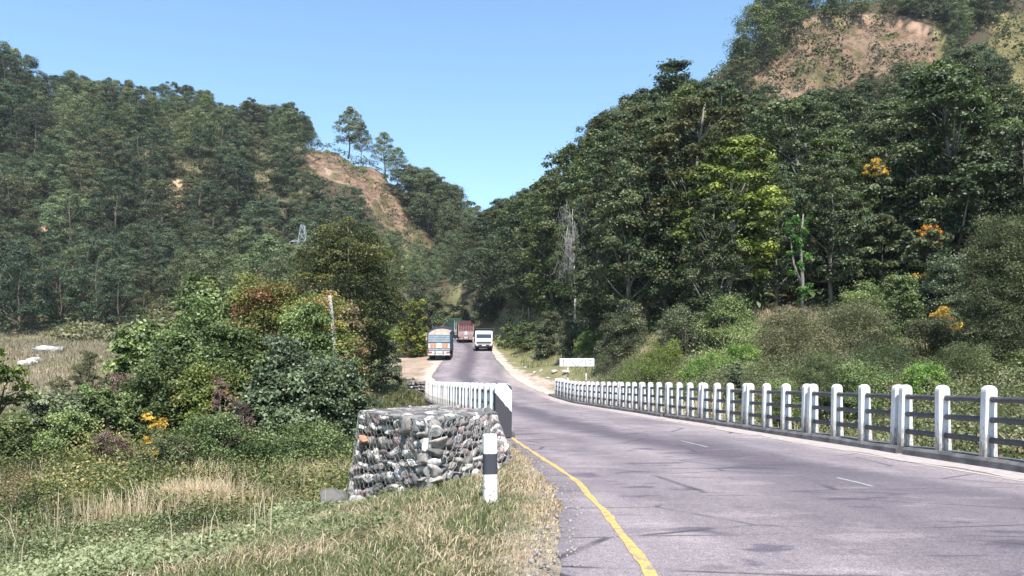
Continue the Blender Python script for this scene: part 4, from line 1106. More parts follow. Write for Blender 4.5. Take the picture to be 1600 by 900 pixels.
def tree_meshes(name, kind, seed, H=1.0, leaves=5000, lsize=.05, lmat=None, bmat=None, cb=.32, R=.27, ncl=60, cr=(.055, .10)):
    """unit-height tree: returns (trunk mesh, crown mesh)"""
    rng = np.random.default_rng(seed); rd = random.Random(seed)
    tb = TB()
    lean = rng.normal(size=2) * .03
    def axis_(z): return np.array([lean[0] * z + .012 * math.sin(z * 9 + seed), lean[1] * z + .012 * math.cos(z * 8 + seed), z])
    cen = []; rad = []
    if kind == 'broad':
        for i in range(ncl):
            for _ in range(20):
                th = rng.uniform(0, 2 * math.pi); h = rng.random()
                z = cb + (1 - cb) * h
                env = R * (math.sin(math.pi * min(1, (h * .86 + .12))) ** .55) * (1 + .25 * math.sin(3 * th + seed) + .15 * math.sin(5 * th + 2 * seed))
                rr_ = env * (rng.uniform(.35, 1.0) ** .6)
                c = axis_(z) * [1, 1, 0] + np.array([rr_ * math.cos(th), rr_ * math.sin(th), z - .04])
                if all(np.linalg.norm(c - q) > .05 for q in cen[-30:]): break
            cen.append(c); rad.append(rng.uniform(*cr) * (1.15 - .35 * h))
        up, flat = .55, .62
    elif kind == 'pine':
        for i in range(ncl):
            h = (i + rng.random()) / ncl; z = cb + (1 - cb) * h
            th = i * 2.4 + rng.normal() * .4
            env = R * (1 - h) ** .55 * (1.0 if h > .12 else .75) * rng.uniform(.5, 1.05)
            cen.append(axis_(z) * [1, 1, 0] + np.array([env * math.cos(th), env * math.sin(th), z - .02])); rad.append(rng.uniform(*cr) * (1.1 - .35 * h))
        up, flat = .5, .72
    elif kind == 'tier':
        nt_ = 9
        for t_ in range(nt_):
            h = t_ / (nt_ - 1); z = cb + (.97 - cb) * h; nb = 7 if t_ < 7 else 4
            for b_ in range(nb):
                th = b_ * 2 * math.pi / nb + rng.normal() * .35 + t_; ln = R * (1 - .78 * h) * rng.uniform(.55, 1.15)
                for q in (.4, .7, 1.0):
                    cen.append(axis_(z) * [1, 1, 0] + np.array([ln * q * math.cos(th), ln * q * math.sin(th), z + .03 * q])); rad.append(.042 * (1.2 - .3 * q))
        cen.append(axis_(.99)); rad.append(.035)
        up, flat = .9, .38
    cen = np.array(cen); rad = np.array(rad)
    # trunk and limbs reaching the clumps
    tw = .016 if kind != 'pine' else .013
    top = .93
    tb.tube([axis_(z) for z in np.linspace(-.03, top, 9)], [tw * (1.25 if i == 0 else 1 - .8 * i / 8) for i in range(9)], 7)
    order = rng.permutation(len(cen))[:min(len(cen), 34 if kind != 'tier' else 60)]
    for i in order:
        c = cen[i]; z0 = max(cb * .85, c[2] - np.hypot(c[0], c[1]) * (.8 if kind == 'broad' else .25) - .03)
        a_ = axis_(min(z0, top - .05)); m_ = (a_ + c) / 2 + np.array([0, 0, .015 if kind != 'broad' else -.01])
        r0 = tw * .42 * (1.05 - z0)
        tb.tube([a_, m_, c], [r0 + .0012, r0 * .6 + .0008, .0012], 5)
    tint = np.clip(rng.normal(.42, .17, len(cen)) , 0, 1)
    nper = max(8, leaves // len(cen))
    far_ = name != 'n'
    v, f, t = clump_leaves(cen, rad, nper, lsize, .62 if kind == 'broad' else .34, rng, tint, up=up * (.7 if far_ else 1), flat=flat, shell=.5 if far_ else .35, rnd=.38 if far_ else .55, outw=.95 if far_ else .7)
    # loose single sprays outside the clumps break the outline
    k = leaves // 9
    ci = rng.integers(0, len(cen), k); d = unit(rng.normal(size=(k, 3)))
    p = cen[ci] + d * (rad[ci] * rng.uniform(1.0, 1.55, k))[:, None] * [1, 1, .8]
    v2, f2, t2 = leaf_quads(p, unit(d + rng.normal(size=(k, 3)) * .6 + [0, 0, .4]), lsize * rng.uniform(.6, 1.1, k), .5, rng, np.clip(tint[ci] + .12, 0, 1))
    V = np.concatenate([v, v2]); Fc = np.concatenate([f, f2 + len(v)]); T = np.concatenate([t, t2])
    cm_ = mesh_np("crown", V, Fc, T); cm_.materials.append(lmat)
    tm = tb.mesh("trunk"); tm.materials.append(bmat)
    return tm, cm_, (V, Fc, T)

def put_tree(name, protos, loc, H, label, cat, group=None, wf=1.0, rz=None, mat=None):
    tm, cm_ = protos[0], protos[1]
    root = empty(name, loc, (0, 0, rz if rz is not None else RNG.uniform(0, 6.28))); root.scale = (H * wf, H * wf, H)
    tag(root, label, cat, group)
    link("trunk", tm, None, root); c = link("crown", cm_, None, root)
    if mat:
        c.material_slots[0].link = 'OBJECT'; c.material_slots[0].material = mat
    return root

FAR_B = [tree_meshes("b", 'broad', 10 + i, leaves=11500, lsize=.0215, lmat=M['hill'], bmat=M['bark'], cb=.14, R=.36 + .05 * (i % 3), ncl=48 + 8 * (i % 3), cr=(.065, .13)) for i in range(7)]
FAR_P = [tree_meshes("p", 'pine', 30 + i, leaves=9500, lsize=.0235, lmat=M['pine'], bmat=M['bark'], cb=.22, R=.32 + .03 * (i % 3), ncl=46, cr=(.08, .13)) for i in range(5)]
SKY_P = [tree_meshes("p", 'pine', 50 + i, leaves=5200, lsize=.030, lmat=M['pine'], bmat=M['bark'], cb=.30, R=.29, ncl=34, cr=(.065, .12)) for i in range(4)]
NEAR_B = [tree_meshes("n", 'broad', 70 + i, leaves=24000, lsize=.0145, lmat=M['forest'], bmat=M['midbark'], cb=[.12, .25, .18][i % 3], R=.20 + .035 * (i % 3), ncl=110 + 20 * (i % 3), cr=(.028, .072)) for i in range(7)]

# ------------------------------------------------------------------ forest placement
SKY_L = [(-400, 20), (0, 70), (25, 74), (45, 112), (70, 122), (100, 112), (150, 124), (200, 125), (240, 138), (275, 132), (325, 140), (345, 165), (400, 156), (420, 170), (440, 163), (465, 172), (490, 196), (505, 235),
         (520, 232), (600, 262), (640, 258), (665, 264), (700, 290), (722, 312), (745, 336), (757, 345)]
SKY_R = [(757, 330), (768, 318), (782, 308), (810, 300), (830, 292), (860, 275), (885, 266), (893, 226), (905, 220), (930, 192), (965, 168), (985, 165), (1000, 152), (1060, 128), (1090, 126), (1140, 120), (1160, 60), (1200, -20), (1700, -80)]
def skyline(px): 
    return np.where(px < 757, np.interp(px, *zip(*SKY_L)), np.interp(px, *zip(*SKY_R)))
cands = []   # x, y, H, wfactor, type
rngF = np.random.default_rng(99)
def jgrid(x0, x1, y0, y1, s):
    xs = np.arange(x0, x1, s); ys = np.arange(y0, y1, s)
    X, Y = np.meshgrid(xs, ys); X = X + (np.arange(len(ys)) % 2)[:, None] * s / 2
    X = X + rngF.uniform(-.42, .42, X.shape) * s; Y = Y + rngF.uniform(-.42, .42, X.shape) * s
    return X.ravel(), Y.ravel()
def add(X, Y, side):
    Z = hgt(X, Y)
    px, py = pxy(X, Y, Z)
    for x, y, z, u, v in zip(X, Y, Z, px, py):
        if not (-60 < u < 1660): continue
        e = max(float(roadL(y)) - x, x - float(roadR(y)))
        if side == 'L':
            if u > 775: continue
            toe = np.interp(u, [0, 420, 560, 620, 700, 775], [136, 140, 150, 158, 182, 192])
            if y < toe: continue
            t = 'P' if vnoise(np.array(x), np.array(y), 1 / 28., 7) + rngF.normal() * .35 > .12 else 'B'
            H = rngF.uniform(8.5, 16.) * (1.1 if y > 230 else 1)
            if u > 600 and y < 200: H *= .8
        else:
            if u <= 765: continue
            if y < np.interp(u, [760, 800, 950, 1050, 1250, 1400, 1600], [128, 118, 76, 62, 66, 62, 54]): continue
            if e < 5.5 + (y < 100) * 1.5 and y < 150: continue
            t = 'N' if y < 128 else ('B' if rngF.random() < .75 else 'P')
            H = rngF.uniform(11.5, 20) if y < 128 else rngF.uniform(10, 15.5)
        if bool(cliffmask(np.array(x), np.array(y), np.array(z))): continue
        if any(inpoly(np.array(u), np.array(v), b_) for b_ in BARE): continue
        ok = True
        for poly in (CLIFF_L, CLIFF_R, CLIFF_R2):
            for k in (.4, .65, .85, 1.0):
                vv = v - k * H * F / y; du_ = .2 * H * F / y
                if inpoly(np.array(u), np.array(vv), poly) or (side == 'R' and k < 1 and (inpoly(np.array(u - du_), np.array(vv), poly) or inpoly(np.array(u + du_), np.array(vv), poly))):
                    H *= .62
                    if H < 5 or inpoly(np.array(u), np.array(v - .85 * H * F / y), poly): ok = False
                    break
            if not ok: break
        if not ok: continue
        top = HY - F * (z + H - CAMZ) / y; s = float(skyline(u)) + rngF.uniform(-2, 10)
        if top < s:
            H2 = (v - s) * y / F
            if H2 < .55 * H or H2 < 4: continue
            H = H2
        cands.append([x, y, z, H, t, side])
add(*jgrid(-215, 8, 134, 306, 8.0), 'L')
add(*jgrid(-10, 200, 54, 128, 5.0), 'R')
add(*jgrid(-10, 200, 128, 222, 7.0), 'R')
# ridge trees that carry the skyline
def ridge(pts, d, side, step, hmin, hmax, types):
    us = np.arange(pts[0], pts[1], step)
    for u in us:
        u = u + rngF.uniform(-4, 4); dd = float(np.interp(u, *d)) + rngF.uniform(-3, 3)
        x = (u - 800) / F * dd; z = hg(x, dd); s = float(skyline(u)) + rngF.uniform(-4, 6)
        H = CAMZ + (HY - s) / F * dd - z
        if H < hmin: continue
        cands.append([x, dd, z, min(H, hmax), types[int(rngF.random() * len(types))], side])
ridge((-20, 500), ([0, 600], [288, 282]), 'L', 17, 4, 17, 'BBP')
ridge((-20, 500), ([0, 600], [276, 272]), 'L', 26, 4, 17, 'BPB')
ridge((628, 757), ([600, 757], [262, 235]), 'L', 11, 4, 22, 'PB')
ridge((760, 1000), ([760, 800, 900, 1000], [172, 150, 104, 96]), 'R', 12, 6, 24, 'NN')
ridge((980, 1150), ([980, 1150], [140, 182]), 'R', 11, 5, 18, 'B')
# keep the trees that show: coarse painter's pass from the front
cands.sort(key=lambda c: c[1])
GW, GH = 560, 320; occ = np.zeros((GH, GW), bool); SCL = GW / 1600
keep = []
for c in cands:
    x, y, z, H, t, side = c
    u, v = pxy(x, y, z); u = float(u) * SCL; v = float(v) * SCL
    hh = H * F / y * SCL; ww = hh * (.30 if t != 'B' else .36); cb = .25
    x0, x1 = int(max(0, u - ww)), int(min(GW, u + ww + 1)); y0, y1 = int(max(0, v - hh)), int(min(GH, v - hh * cb + 1))
    if x1 <= x0 or y1 <= y0: continue
    yy, xx = np.mgrid[y0:y1, x0:x1]
    el = ((xx - u) / ww) ** 2 + ((yy - (v - hh * (1 + cb) / 2)) / (hh * (1 - cb) / 2)) ** 2 < 1
    sub = occ[y0:y1, x0:x1]
    vis = (el & ~sub).sum(); tot = max(el.sum(), 1)
    el2 = ((xx - u) / (ww * .78)) ** 2 + ((yy - (v - hh * (1 + cb) / 2)) / (hh * (1 - cb) / 2 * .85)) ** 2 < 1
    sub |= el2
    if vis >= 4 and vis / tot > .03: keep.append((vis, c))
keep.sort(key=lambda k: -k[0])
cnt = {'forest_tree': 0, 'pine_tree': 0}; rest = []
for vis, (x, y, z, H, t, side) in keep:
    nm = 'pine_tree' if t == 'P' else 'forest_tree'
    if cnt[nm] >= 290: rest.append((x, y, z, H, t, side)); continue
    cnt[nm] += 1
    loc = (x, y, z - .15)
    if t == 'P':
        put_tree(nm, FAR_P[int(RNG.integers(5))], loc, H * 1.02, "rounded pale green pine among the trees of the %s hillside" % ('left' if side == 'L' else 'right'), "pine tree",
                 "pines scattered over the %s hillside" % ('left' if side == 'L' else 'right'), RNG.uniform(.9, 1.15), mat=(M["forest_light"] if RNG.random() < .12 else None))
    elif t == 'B':
        put_tree(nm, FAR_B[int(RNG.integers(7))], loc, H * 1.04, "dark green leafy tree of the distant forest on the %s hillside" % ('left' if side == 'L' else 'right'), "tree",
                 "leafy trees of the distant %s hillside forest" % ('left' if side == 'L' else 'right'), RNG.uniform(.85, 1.1), mat=(M["hill_olive"] if RNG.random() < .2 else M["pine"] if RNG.random() < .15 else None))
    else:
        put_tree(nm, NEAR_B[int(RNG.integers(7))], loc, H, "tall dark green tree with pale trunk in the forest wall right of the road", "tree",
                 "tall trees of the forest wall right of the road", RNG.uniform(.95, 1.2), mat=(M["forest_olive"] if RNG.random() < .1 else M["forest_light"] if RNG.random() < .2 else None))
print("TREES", cnt, len(rest), len(cands))
if rest:
    V = []; Fc = []; T = []; o_ = 0
    for (x, y, z, H, t, side) in rest:
        P_ = (FAR_P if t == 'P' else FAR_B if t == 'B' else NEAR_B); v, f, tt = P_[int(RNG.integers(len(P_)))][2]
        a_ = RNG.uniform(0, 6.28); ca, sa = math.cos(a_), math.sin(a_)
        n_ = (len(f) // 2); f = f[:n_]; vv = v[:n_ * 4] if f.max() < n_ * 4 else v
        q = np.stack([(vv[:, 0] * ca - vv[:, 1] * sa) * H + x, (vv[:, 0] * sa + vv[:, 1] * ca) * H + y, vv[:, 2] * H + z], 1)
        V.append(q); Fc.append(f + o_); T.append(tt[:len(vv)]); o_ += len(vv)
    tag(link("distant_forest", mesh_np("distant_forest", np.concatenate(V), np.concatenate(Fc), np.concatenate(T)), M['hill']),
        "smaller half hidden tree crowns filling the forest between the bigger trees", "forest", kind="stuff")

# undergrowth of the hills: low leafy tufts hide the bare floor
def undergrowth(name, X, Y, size, mat, label, nleaf=26, hmul=1.0, seed=5, wid=.55, tmean=.45, tsd=.2):
    rng = np.random.default_rng(seed); Z = hgt(X, Y)
    cen = np.stack([X, Y, Z + size * .35 * hmul], 1); rad = size * rng.uniform(.6, 1.3, len(X))
    v, f, t = clump_leaves(cen, rad, nleaf, 1, wid, rng, np.clip(rng.normal(tmean, tsd, len(X)), 0, 1), flat=.7 * hmul, shell=.3, up=.7)
    # scale leaves with clump size
    ls = np.repeat(np.broadcast_to(np.asarray(size), (len(X),)) * .34 * min(1, (30 / nleaf) ** .5), nleaf)
    c = v.reshape(-1, 4, 3); m_ = c.mean(1, keepdims=True); c = m_ + (c - m_) * ls[:, None, None]
    return tag(link(name, mesh_np(name, c.reshape(-1, 3), f, t), mat), label, "undergrowth", kind="stuff")
def filt(X, Y, cond):
    Z = hgt(X, Y); px, py = pxy(X, Y, Z)
    k = cond(X, Y, Z, px, py) & ~cliffmask(X, Y, Z)
    for b_ in BARE: k &= ~inpoly(px, py, b_)
    return X[k], Y[k]
X, Y = jgrid(-215, 20, 136, 300, 3.2)
X, Y = filt(X, Y, lambda x, y, z, u, v: (u > -80) & (u < 780) & (y > np.interp(u, [0, 420, 560, 620, 700, 775], [134, 136, 146, 156, 170, 180])))
undergrowth("undergrowth", X, Y, RNG.uniform(1.2, 2.6, len(X)), M['hill'], "low green bushes covering the floor of the left hillside", 22)
X, Y = jgrid(-12, 200, 50, 222, 2.4)
X, Y = filt(X, Y, lambda x, y, z, u, v: (u > 770) & (u < 1700) & (x > roadR(y) + np.where(y < 130, 5.5, 9)) & (y > np.interp(u, [760, 800, 950, 1050, 1250, 1600], [120, 100, 72, 57, 58, 46])))
undergrowth("undergrowth", X, Y, RNG.uniform(.8, 2.1, len(X)), M['forest'], "low dark bushes on the forest floor right of the road", 24, seed=6)
X, Y = jgrid(-16, 22, 92, 172, 1.9)
X, Y = filt(X, Y, lambda x, y, z, u, v: (u > 735) & (u < 900) & (x > roadR(y) + 4.2))
undergrowth("bank_bushes", X, Y, RNG.uniform(.6, 1.5, len(X)), M['shrub_dark'], "bushes covering the bank right of the far road", 34, seed=7)
X, Y = jgrid(-45, -8, 96, 182, 2.2)
X, Y = filt(X, Y, lambda x, y, z, u, v: (u > 560) & (u < 745) & (x < roadL(y) - 7.5))
undergrowth("bank_bushes", X, Y, RNG.uniform(.6, 1.5, len(X)), M['bright'], "light green bushes on the slopes left of the road bend", 34, seed=9)
# sparse bushes on the rock faces
X, Y = jgrid(-120, 160, 170, 292, 2.5)
Z = hgt(X, Y); k = cliffmask(X, Y, Z) & (vnoise(X, Y, 1 / 5., 21) > np.where(X > 0, -.3, .05)); X, Y = X[k], Y[k]
undergrowth("cliff_scrub", X, Y, RNG.uniform(.6, 2.0, len(X)) * np.where(X > 0, 1.35, 1), M['hill'], "sparse olive scrub clinging to the bare rock faces", 30, seed=8)
make_haze()
# ------------------------------------------------------------------ single trees that stand out
def at(px, d, off=0): 
    x = (px - 800) / F * d; return (x, d, hg(x, d) + off)
def htop(loc, py): return CAMZ + (HY - py) / F * loc[1] - loc[2]
TIER = tree_meshes("t", 'tier', 201, leaves=9000, lsize=.022, lmat=M['hill'], bmat=M['bark'], cb=.35, R=.24)
l_ = at(1040, 122); put_tree("tiered_tree", TIER, l_, htop(l_, 97), "tree with flat tiered branches standing alone on the skyline of the right forest", "tree", rz=1.0, wf=1.5)
for i, (px, top, d, lab) in enumerate([(545, 168, 280, "tallest pine on the crest above the left rock face"), (565, 190, 279, "slimmer pine close beside the tallest pine on the left crest"),
        (601, 208, 270, "open crowned pine at the right end of the left rock crest"), (622, 230, 267, "leaning rounded pine just below the open crowned pine on the left crest"), (640, 256, 262, "small round pine on the crest above the valley gap"),
        (664, 262, 258, "rounded pine standing above the green slope right of the left rock face"), (482, 186, 284, "small dark tree at the very edge of the left cliff top"),
        (8, 68, 292, "tall pine on the rocky spur at the left edge"), (26, 76, 290, "leaning pine beside the tallest one on the spur at the left edge"), (452, 160, 285, "open flat topped pine on the skyline left of the cliff")]):
    l_ = at(px, d, -.3); H = max(htop(l_, top), 5)
    put_tree("pine_tree", SKY_P[i % 4], l_, H, lab, "pine tree", wf=[1.25, 1.0, 1.2, 1.1, 1.0, 1.1, .95, .9, .9, 1.2][i])
for i, (px, top, d, lab) in enumerate([(1180, 5, 190, "big pine at the left end of the right cliff top"), (1213, -30, 194, "tallest pine crowning the left shoulder of the right cliff"), (1160, 60, 187, "low bushy pine on the left flank of the right cliff"),
        (1250, -5, 197, "pine on the right cliff top next to the tall pair"), (1300, -10, 199, "first small pine along the top of the right rock face"), (1345, -20, 200, "second small pine along the top of the right rock face"), (1395, -25, 202, "spreading pine above the middle of the right rock face"),
        (1430, -30, 202, "dark pine above the grassy chute of the right cliff"), (1475, -20, 200, "bushy tree above the right end of the right rock face"), (1520, -30, 200, "tree between the two bare faces of the right hill"), (1575, -40, 200, "tree above the yellowish bare slope at the right edge"), (1500, 40, 190, "green tree hanging below the crest between the two bare faces")]):
    l_ = at(px, d, -.3); H = np.clip(htop(l_, top), 6, 19)
    put_tree("pine_tree", (SKY_P[i % 4] if i % 3 else FAR_P[i % 5]), l_, H, lab, "pine tree", wf=1.35 if i < 3 else 1.15)
# lime tinted tree of the right forest
LIME = [tree_meshes("b", 'broad', 301 + i, leaves=20000, lsize=.0165, lmat=M['lime'], bmat=M['palebark'], cb=.25, R=.235, ncl=130, cr=(.032, .06)) for i in range(2)]
l_ = at(1135, 60); put_tree("forest_tree", LIME[0], l_, htop(l_, 212), "broad tree with yellow green leaf tips in the middle of the right forest wall", "tree", wf=1.22, rz=.4)
l_ = at(1180, 64); put_tree("forest_tree", LIME[1], l_, htop(l_, 285), "lower yellow green tree just right of the broad one in the right forest", "tree", wf=1.05, rz=2.)
for i, (px, top, d, wf, lab) in enumerate([(1110, 300, 57, 1.15, "tall dark tree in front of the yellow green one in the right forest"), (985, 250, 66, 1.15, "wide dark tree left of the yellow green one in the right forest"),
        (1215, 250, 62, .9, "slim tree with a clear white trunk right of the yellow green one"), (930, 300, 72, 1.0, "dark tree behind the bare grey tree"), (1300, 240, 60, 1.1, "tree with pale stems behind the tangled mound"),
        (1370, 265, 62, 1.1, "tree right of the vine clad trunk in the right forest"), (1450, 230, 60, 1.1, "dark tree above the golden leaved saplings"), (1530, 210, 58, 1.1, "tall tree behind the feathery tree at the right edge"), (1600, 200, 56, 1.1, "tall tree cut by the right edge of the view"), (1040, 240, 66, 1.0, "tall narrow dark tree left of the yellow green one")]):
    l_ = at(px, d, -.2); put_tree("forest_tree", NEAR_B[i % 7], l_, htop(l_, top), lab, "tree", wf=wf * .85)
# tree with bright green climbing vine
def vine_tree():
    loc = at(1253, 58, -.2); root = empty("vine_clad_tree", loc); tag(root, "pale forked trunk wrapped in bright green climbing leaves at the front of the right forest", "tree")
    H = htop(loc, 335); rng = np.random.default_rng(5)
    t = TB(); t.tube([(0, 0, 0), (.05, 0, H * .4), (-.1, 0, H * .7), (.1, 0, H)], [.17, .13, .10, .05], 8); t.tube([(0, 0, H * .35), (-.6, 0, H * .55), (-.85, 0, H * .82)], [.11, .08, .04], 7)
    link("trunk", t.mesh("trunk"), M['midbark'], root)
    cen = np.array([(0, 0, H * .95), (.25, 0, H * .84), (-.1, -.1, H * .72), (.3, -.1, H * .62), (-.1, -.1, H * .5), (.25, 0, H * .36), (-.8, 0, H * .8), (-.6, -.1, H * .68), (.1, 0, H * .25), (-.9, 0, H * .9)]) + rng.normal(size=(10, 3)) * .1
    cen = np.concatenate([cen + rng.normal(size=cen.shape) * .28 for _ in range(4)])
    v, f, tt = clump_leaves(cen, np.full(40, .33), 60, .17, .6, rng, rng.uniform(.1, 1, 40), flat=1., rnd=1.2, shell=.1); link("climbing_leaves", mesh_np("climbing_leaves", v, f, tt), leafmat("vivid_green_leaves", [(0, (.07, .14, .03)), (1, (.17, .30, .08))]), root)
vine_tree()
# bare grey tree with hanging twigs
def bare_tree():
    loc = at(897, 88, -.1); root = empty("bare_tree", loc); tag(root, "leafless grey tree with drooping twigs in front of the right forest", "tree")
    H = htop(loc, 325); rd = random.Random(9); t = TB()
    ax_ = lambda h: (-.05 * h + .12 * math.sin(h * 5), 0, H * h)
    t.tube([ax_(h) for h in np.linspace(0, 1, 12)], [.14 * (1 - .8 * h) for h in np.linspace(0, 1, 12)], 8)
    link("trunk", t.mesh("trunk"), M['greybark'], root)
    t = TB()
    for i in range(40):
        h = rd.uniform(.5, .99); th = rd.uniform(0, 6.28); ln = rd.uniform(.8, 3.2) * (1.2 - .5 * h); a_ = Vector(ax_(h))
        b_ = a_ + Vector((math.cos(th) * ln * .7, math.sin(th) * ln * .7, ln * rd.uniform(.1, .9))); c_ = a_ + Vector((math.cos(th) * ln, math.sin(th) * ln, -.25 * ln))
        t.tube([a_, b_, c_], [.024, .015, .008], 4)
        for k in range(13):
            q = a_.lerp(b_, rd.random()).lerp(c_, rd.random() * .8)
            e_ = q + Vector((rd.uniform(-.5, .5), rd.uniform(-.5, .5), rd.uniform(-2.6, .3)))
            t.tube([q, q.lerp(e_, .4) + Vector((rd.uniform(-.12, .12), 0, .1)), e_], [.009, .006, .003], 3)
    link("twigs", t.mesh("twigs", False), M['greybark'], root)
bare_tree()
# pale trunks standing at the forest front
for i, (px, top, bot, d) in enumerate([(1062, 425, 515, 57), (1213, 385, 470, 60), (1126, 395, 500, 60), (1305, 395, 470, 60), (1512, 380, 480, 58), (1150, 400, 490, 62), (836, 400, 470, 108), (1450, 400, 480, 60)]):
    pass

# ------------------------------------------------------------------ shrubs
def shrub(name, px0, px1, top, d, mat, label, leaf=.16, n=5000, wid=.5, ncl=60, cat="shrub", base=None, droop=0., stems=True, lean=0., flat=.75, depth=1.0, outline=.22, group=None, taper=0, sm=None, tm=.45, rad=None):
    rng = np.random.default_rng(abs(hash(label)) % 99991 if False else sum(ord(ch) * (i + 1) for i, ch in enumerate(label)) % 99991)
    cx = (px0 + px1) / 2; x = (cx - 800) / F * d; z = hg(x, d)
    if base is not None: z = max(z, base) if base > z else z
    H = CAMZ + (HY - top) / F * d - z; R = (px1 - px0) / 2 / F * d
    root = empty(name, (x, d, z)); tag(root, label, cat, group)
    tall = min(max(1.0, H / (1.25 * R)), 3.2); ncl = int(ncl * tall); n = int(n * tall)
    R *= 1.12; cr0 = 1.0
    cr_ = rad if rad else max(min(R, H) * .30, .12)
    cen = []
    for i in range(ncl):
        th = rng.uniform(0, 2 * math.pi); s = rng.random() ** .5
        rr_ = s * (R - cr_ * .6) * (1 + outline * math.sin(3 * th + len(label)))
        hh = (H - cr_ * .75) * (1 - s ** (2.4 + tall)) ** .6 * rng.uniform(.8 if s > .6 else .9, 1.04) * (1 + .12 * math.sin(2 * th + 1.7 * i))
        hh = min(hh, H - cr_ * .6)
        zz = hh * (rng.uniform(.9, 1.0) if rng.random() < .5 / tall ** .5 else rng.uniform(.05, .9))
        cen.append((rr_ * math.cos(th), rr_ * math.sin(th) * depth, max(zz, cr_ * .2)))
    cen = np.array(cen)
    if taper: cen[:, 0] *= (1 - taper) + taper * sst(cen[:, 2] / (H * .55)); cen[:, 0] -= .35 * R * taper * (1 - sst(cen[:, 2] / (H * .5)))
    rad_ = cr_ * rng.uniform(.6, 1.2, ncl)
    tint = np.clip(rng.normal(tm, .27, ncl), 0, 1)
    n = int(n * 2.1); leaf *= .86
    v, f, t = clump_leaves(cen, rad_, max(6, n // ncl), leaf, wid, rng, tint, up=.65, flat=flat, shell=.25, droop=droop)
    # single shoots rising past the outline
    k = n // 14; ci = rng.integers(0, ncl, k); p = cen[ci] + unit(rng.normal(size=(k, 3)) + [0, 0, .8]) * (rad_[ci] * rng.uniform(1, 1.7, k))[:, None]
    v2, f2, t2 = leaf_quads(p, unit(rng.normal(size=(k, 3)) + [0, 0, .6]), leaf * rng.uniform(.6, 1.1, k), wid, rng, np.clip(tint[ci] + .1, 0, 1))
    link("foliage", mesh_np("foliage", np.concatenate([v, v2]), np.concatenate([f, f2 + len(v)]), np.concatenate([t, t2])), mat, root)
    if stems:
        tb = TB()
        for i in rng.permutation(ncl)[:min(ncl, 22)]:
            c = cen[i]; a_ = np.array([c[0] * .12, c[1] * .12, -.15]); m_ = np.array([c[0] * .4, c[1] * .4, c[2] * .6])
            r0 = .012 + .010 * H
            tb.tube([a_, m_, c], [r0, r0 * .6, r0 * .2], 5)
        link("stems", tb.mesh("stems"), sm or M['bark'], root)
    return root
S_ = M
